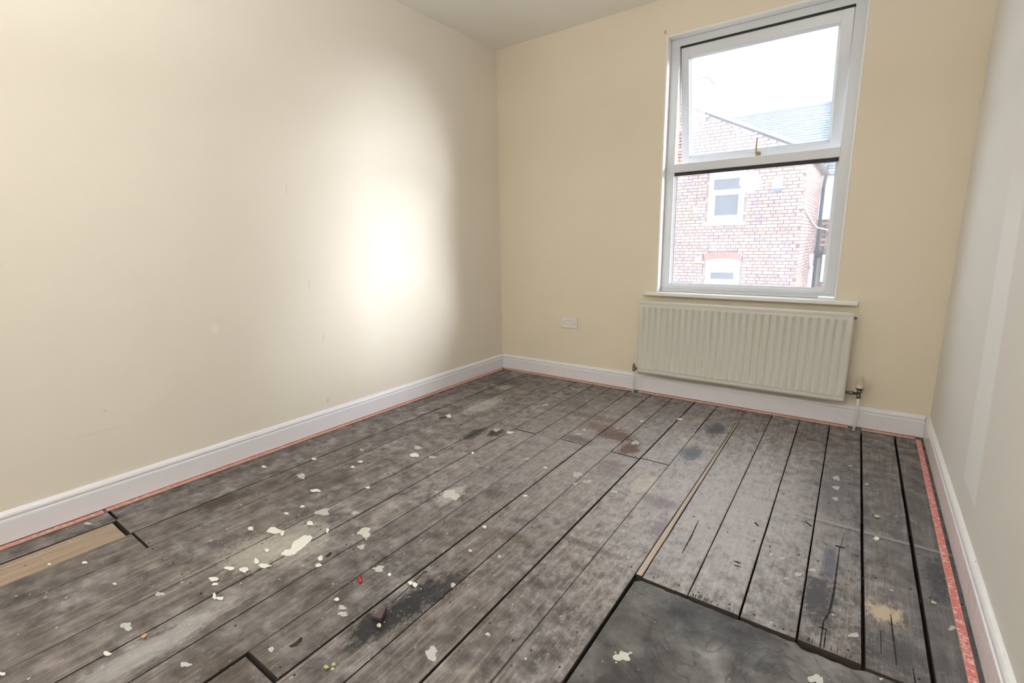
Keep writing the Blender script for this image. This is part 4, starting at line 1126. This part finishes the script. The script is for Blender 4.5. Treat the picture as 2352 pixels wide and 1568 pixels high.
def curl(name, pts, wd, col, label, cat):
    """a bent scrap with thickness"""
    b = MB(); vs = []; n = len(pts)
    for k, (x, y, z) in enumerate(pts):
        ww = wd * (.3 + .7 * math.sin(math.pi * (k + .6) / (n + .2)))
        vs += [(x - ww, y, z), (x + ww, y + ww * .4, z), (x + ww, y + ww * .4, z + .0012), (x - ww, y, z + .0012)]
    fs = [(0, 1, 2, 3), tuple(4 * (n - 1) + i for i in (3, 2, 1, 0))]
    for k in range(n - 1):
        for i in range(4):
            j = (i + 1) % 4; fs.append((4 * k + i, 4 * k + j, 4 * k + 4 + j, 4 * k + 4 + i))
    b.add(vs, fs); return tag(b.build(name, col), label, cat)
curl('curled_scrap', [(1.438, -2.955, .001), (1.447, -2.944, .006), (1.455, -2.934, .014), (1.458, -2.928, .022)], .007, M_char, 'curled black scrap near the bottom of the floor, left of centre', 'scrap')
curl('curled_scrap', [(1.150, -2.646, .001), (1.156, -2.636, .006), (1.158, -2.628, .013)], .006, M_char, 'curled black scrap on the edge of the board beside the plaster patch', 'scrap')
curl('curled_scrap', [(1.523, -2.494, .001), (1.531, -2.490, .004), (1.538, -2.486, .003)], .004, M_char, 'tiny black scrap at the top of the black burn mark', 'scrap')
o = MB().tube([(1.52, -2.49, .002), (1.532, -2.55, .002), (1.540, -2.61, .0025), (1.545, -2.665, .002)], .0011, 6).build('wire', M_char); tag(o, 'thin dark wire lying across the black burn mark', 'wire')
o = MB().tube([(.40, -2.33, .003), (.415, -2.36, .005), (.43, -2.405, .003)], [.0012, .0022, .0012], 6).build('splinter', plain('rusty_splinter', (.12, .055, .03), .7)); tag(o, 'thin rust-brown splinter on the left boards by the brown stain', 'splinter')
o = MB().tube([(.452, -1.32, .002), (.478, -1.275, .003), (.492, -1.268, .003)], .0018, 6).build('twig', M_char); tag(o, 'short curved dark twig on the boards near the left wall', 'twig')
# uncountable dust and crumbs
b = MB(); rn = random.Random(101)
areas = [(.93, -2.72, .22, .24, 220), (1.35, -2.62, .16, .14, 60), (1.53, -2.02, .12, .16, 60), (.8, -1.9, .5, .5, 120), (1.62, -2.62, .06, .15, 25), (1.7, -.9, .6, .4, 70), (2.5, -1.5, .4, .5, 50), (2.6, -2.4, .4, .3, 20), (1.6, -.10, 1.3, .035, 50), (.9, -3.1, .6, .3, 60)]
for cx, cy, rx, ry, n in areas:
    for _ in range(n):
        x, y = rn.gauss(cx, rx * .6), rn.gauss(cy, ry * .6)
        if not (.06 < x < 3.0 and -4 < y < -.05): continue
        r = rn.uniform(.0009, .0026) * (1.3 if rn.random() < .1 else 1); z = .0005 if not (x > 2.16 and y < -2.09) else -.0045
        a = rn.uniform(0, 6); q = rn.uniform(.5, 1)
        b.add([(x + r * math.cos(a), y + r * math.sin(a), z), (x + r * q * math.cos(a + 2), y + r * q * math.sin(a + 2), z), (x + r * math.cos(a + 4), y + r * math.sin(a + 4), z), (x, y, z + r * .9)], [(0, 1, 3), (1, 2, 3), (2, 0, 3), (0, 2, 1)])
o = b.build('plaster_crumbs', M_crumb); tag(o, 'tiny crumbs of plaster and dust scattered over the floorboards', 'crumbs', kind='stuff')
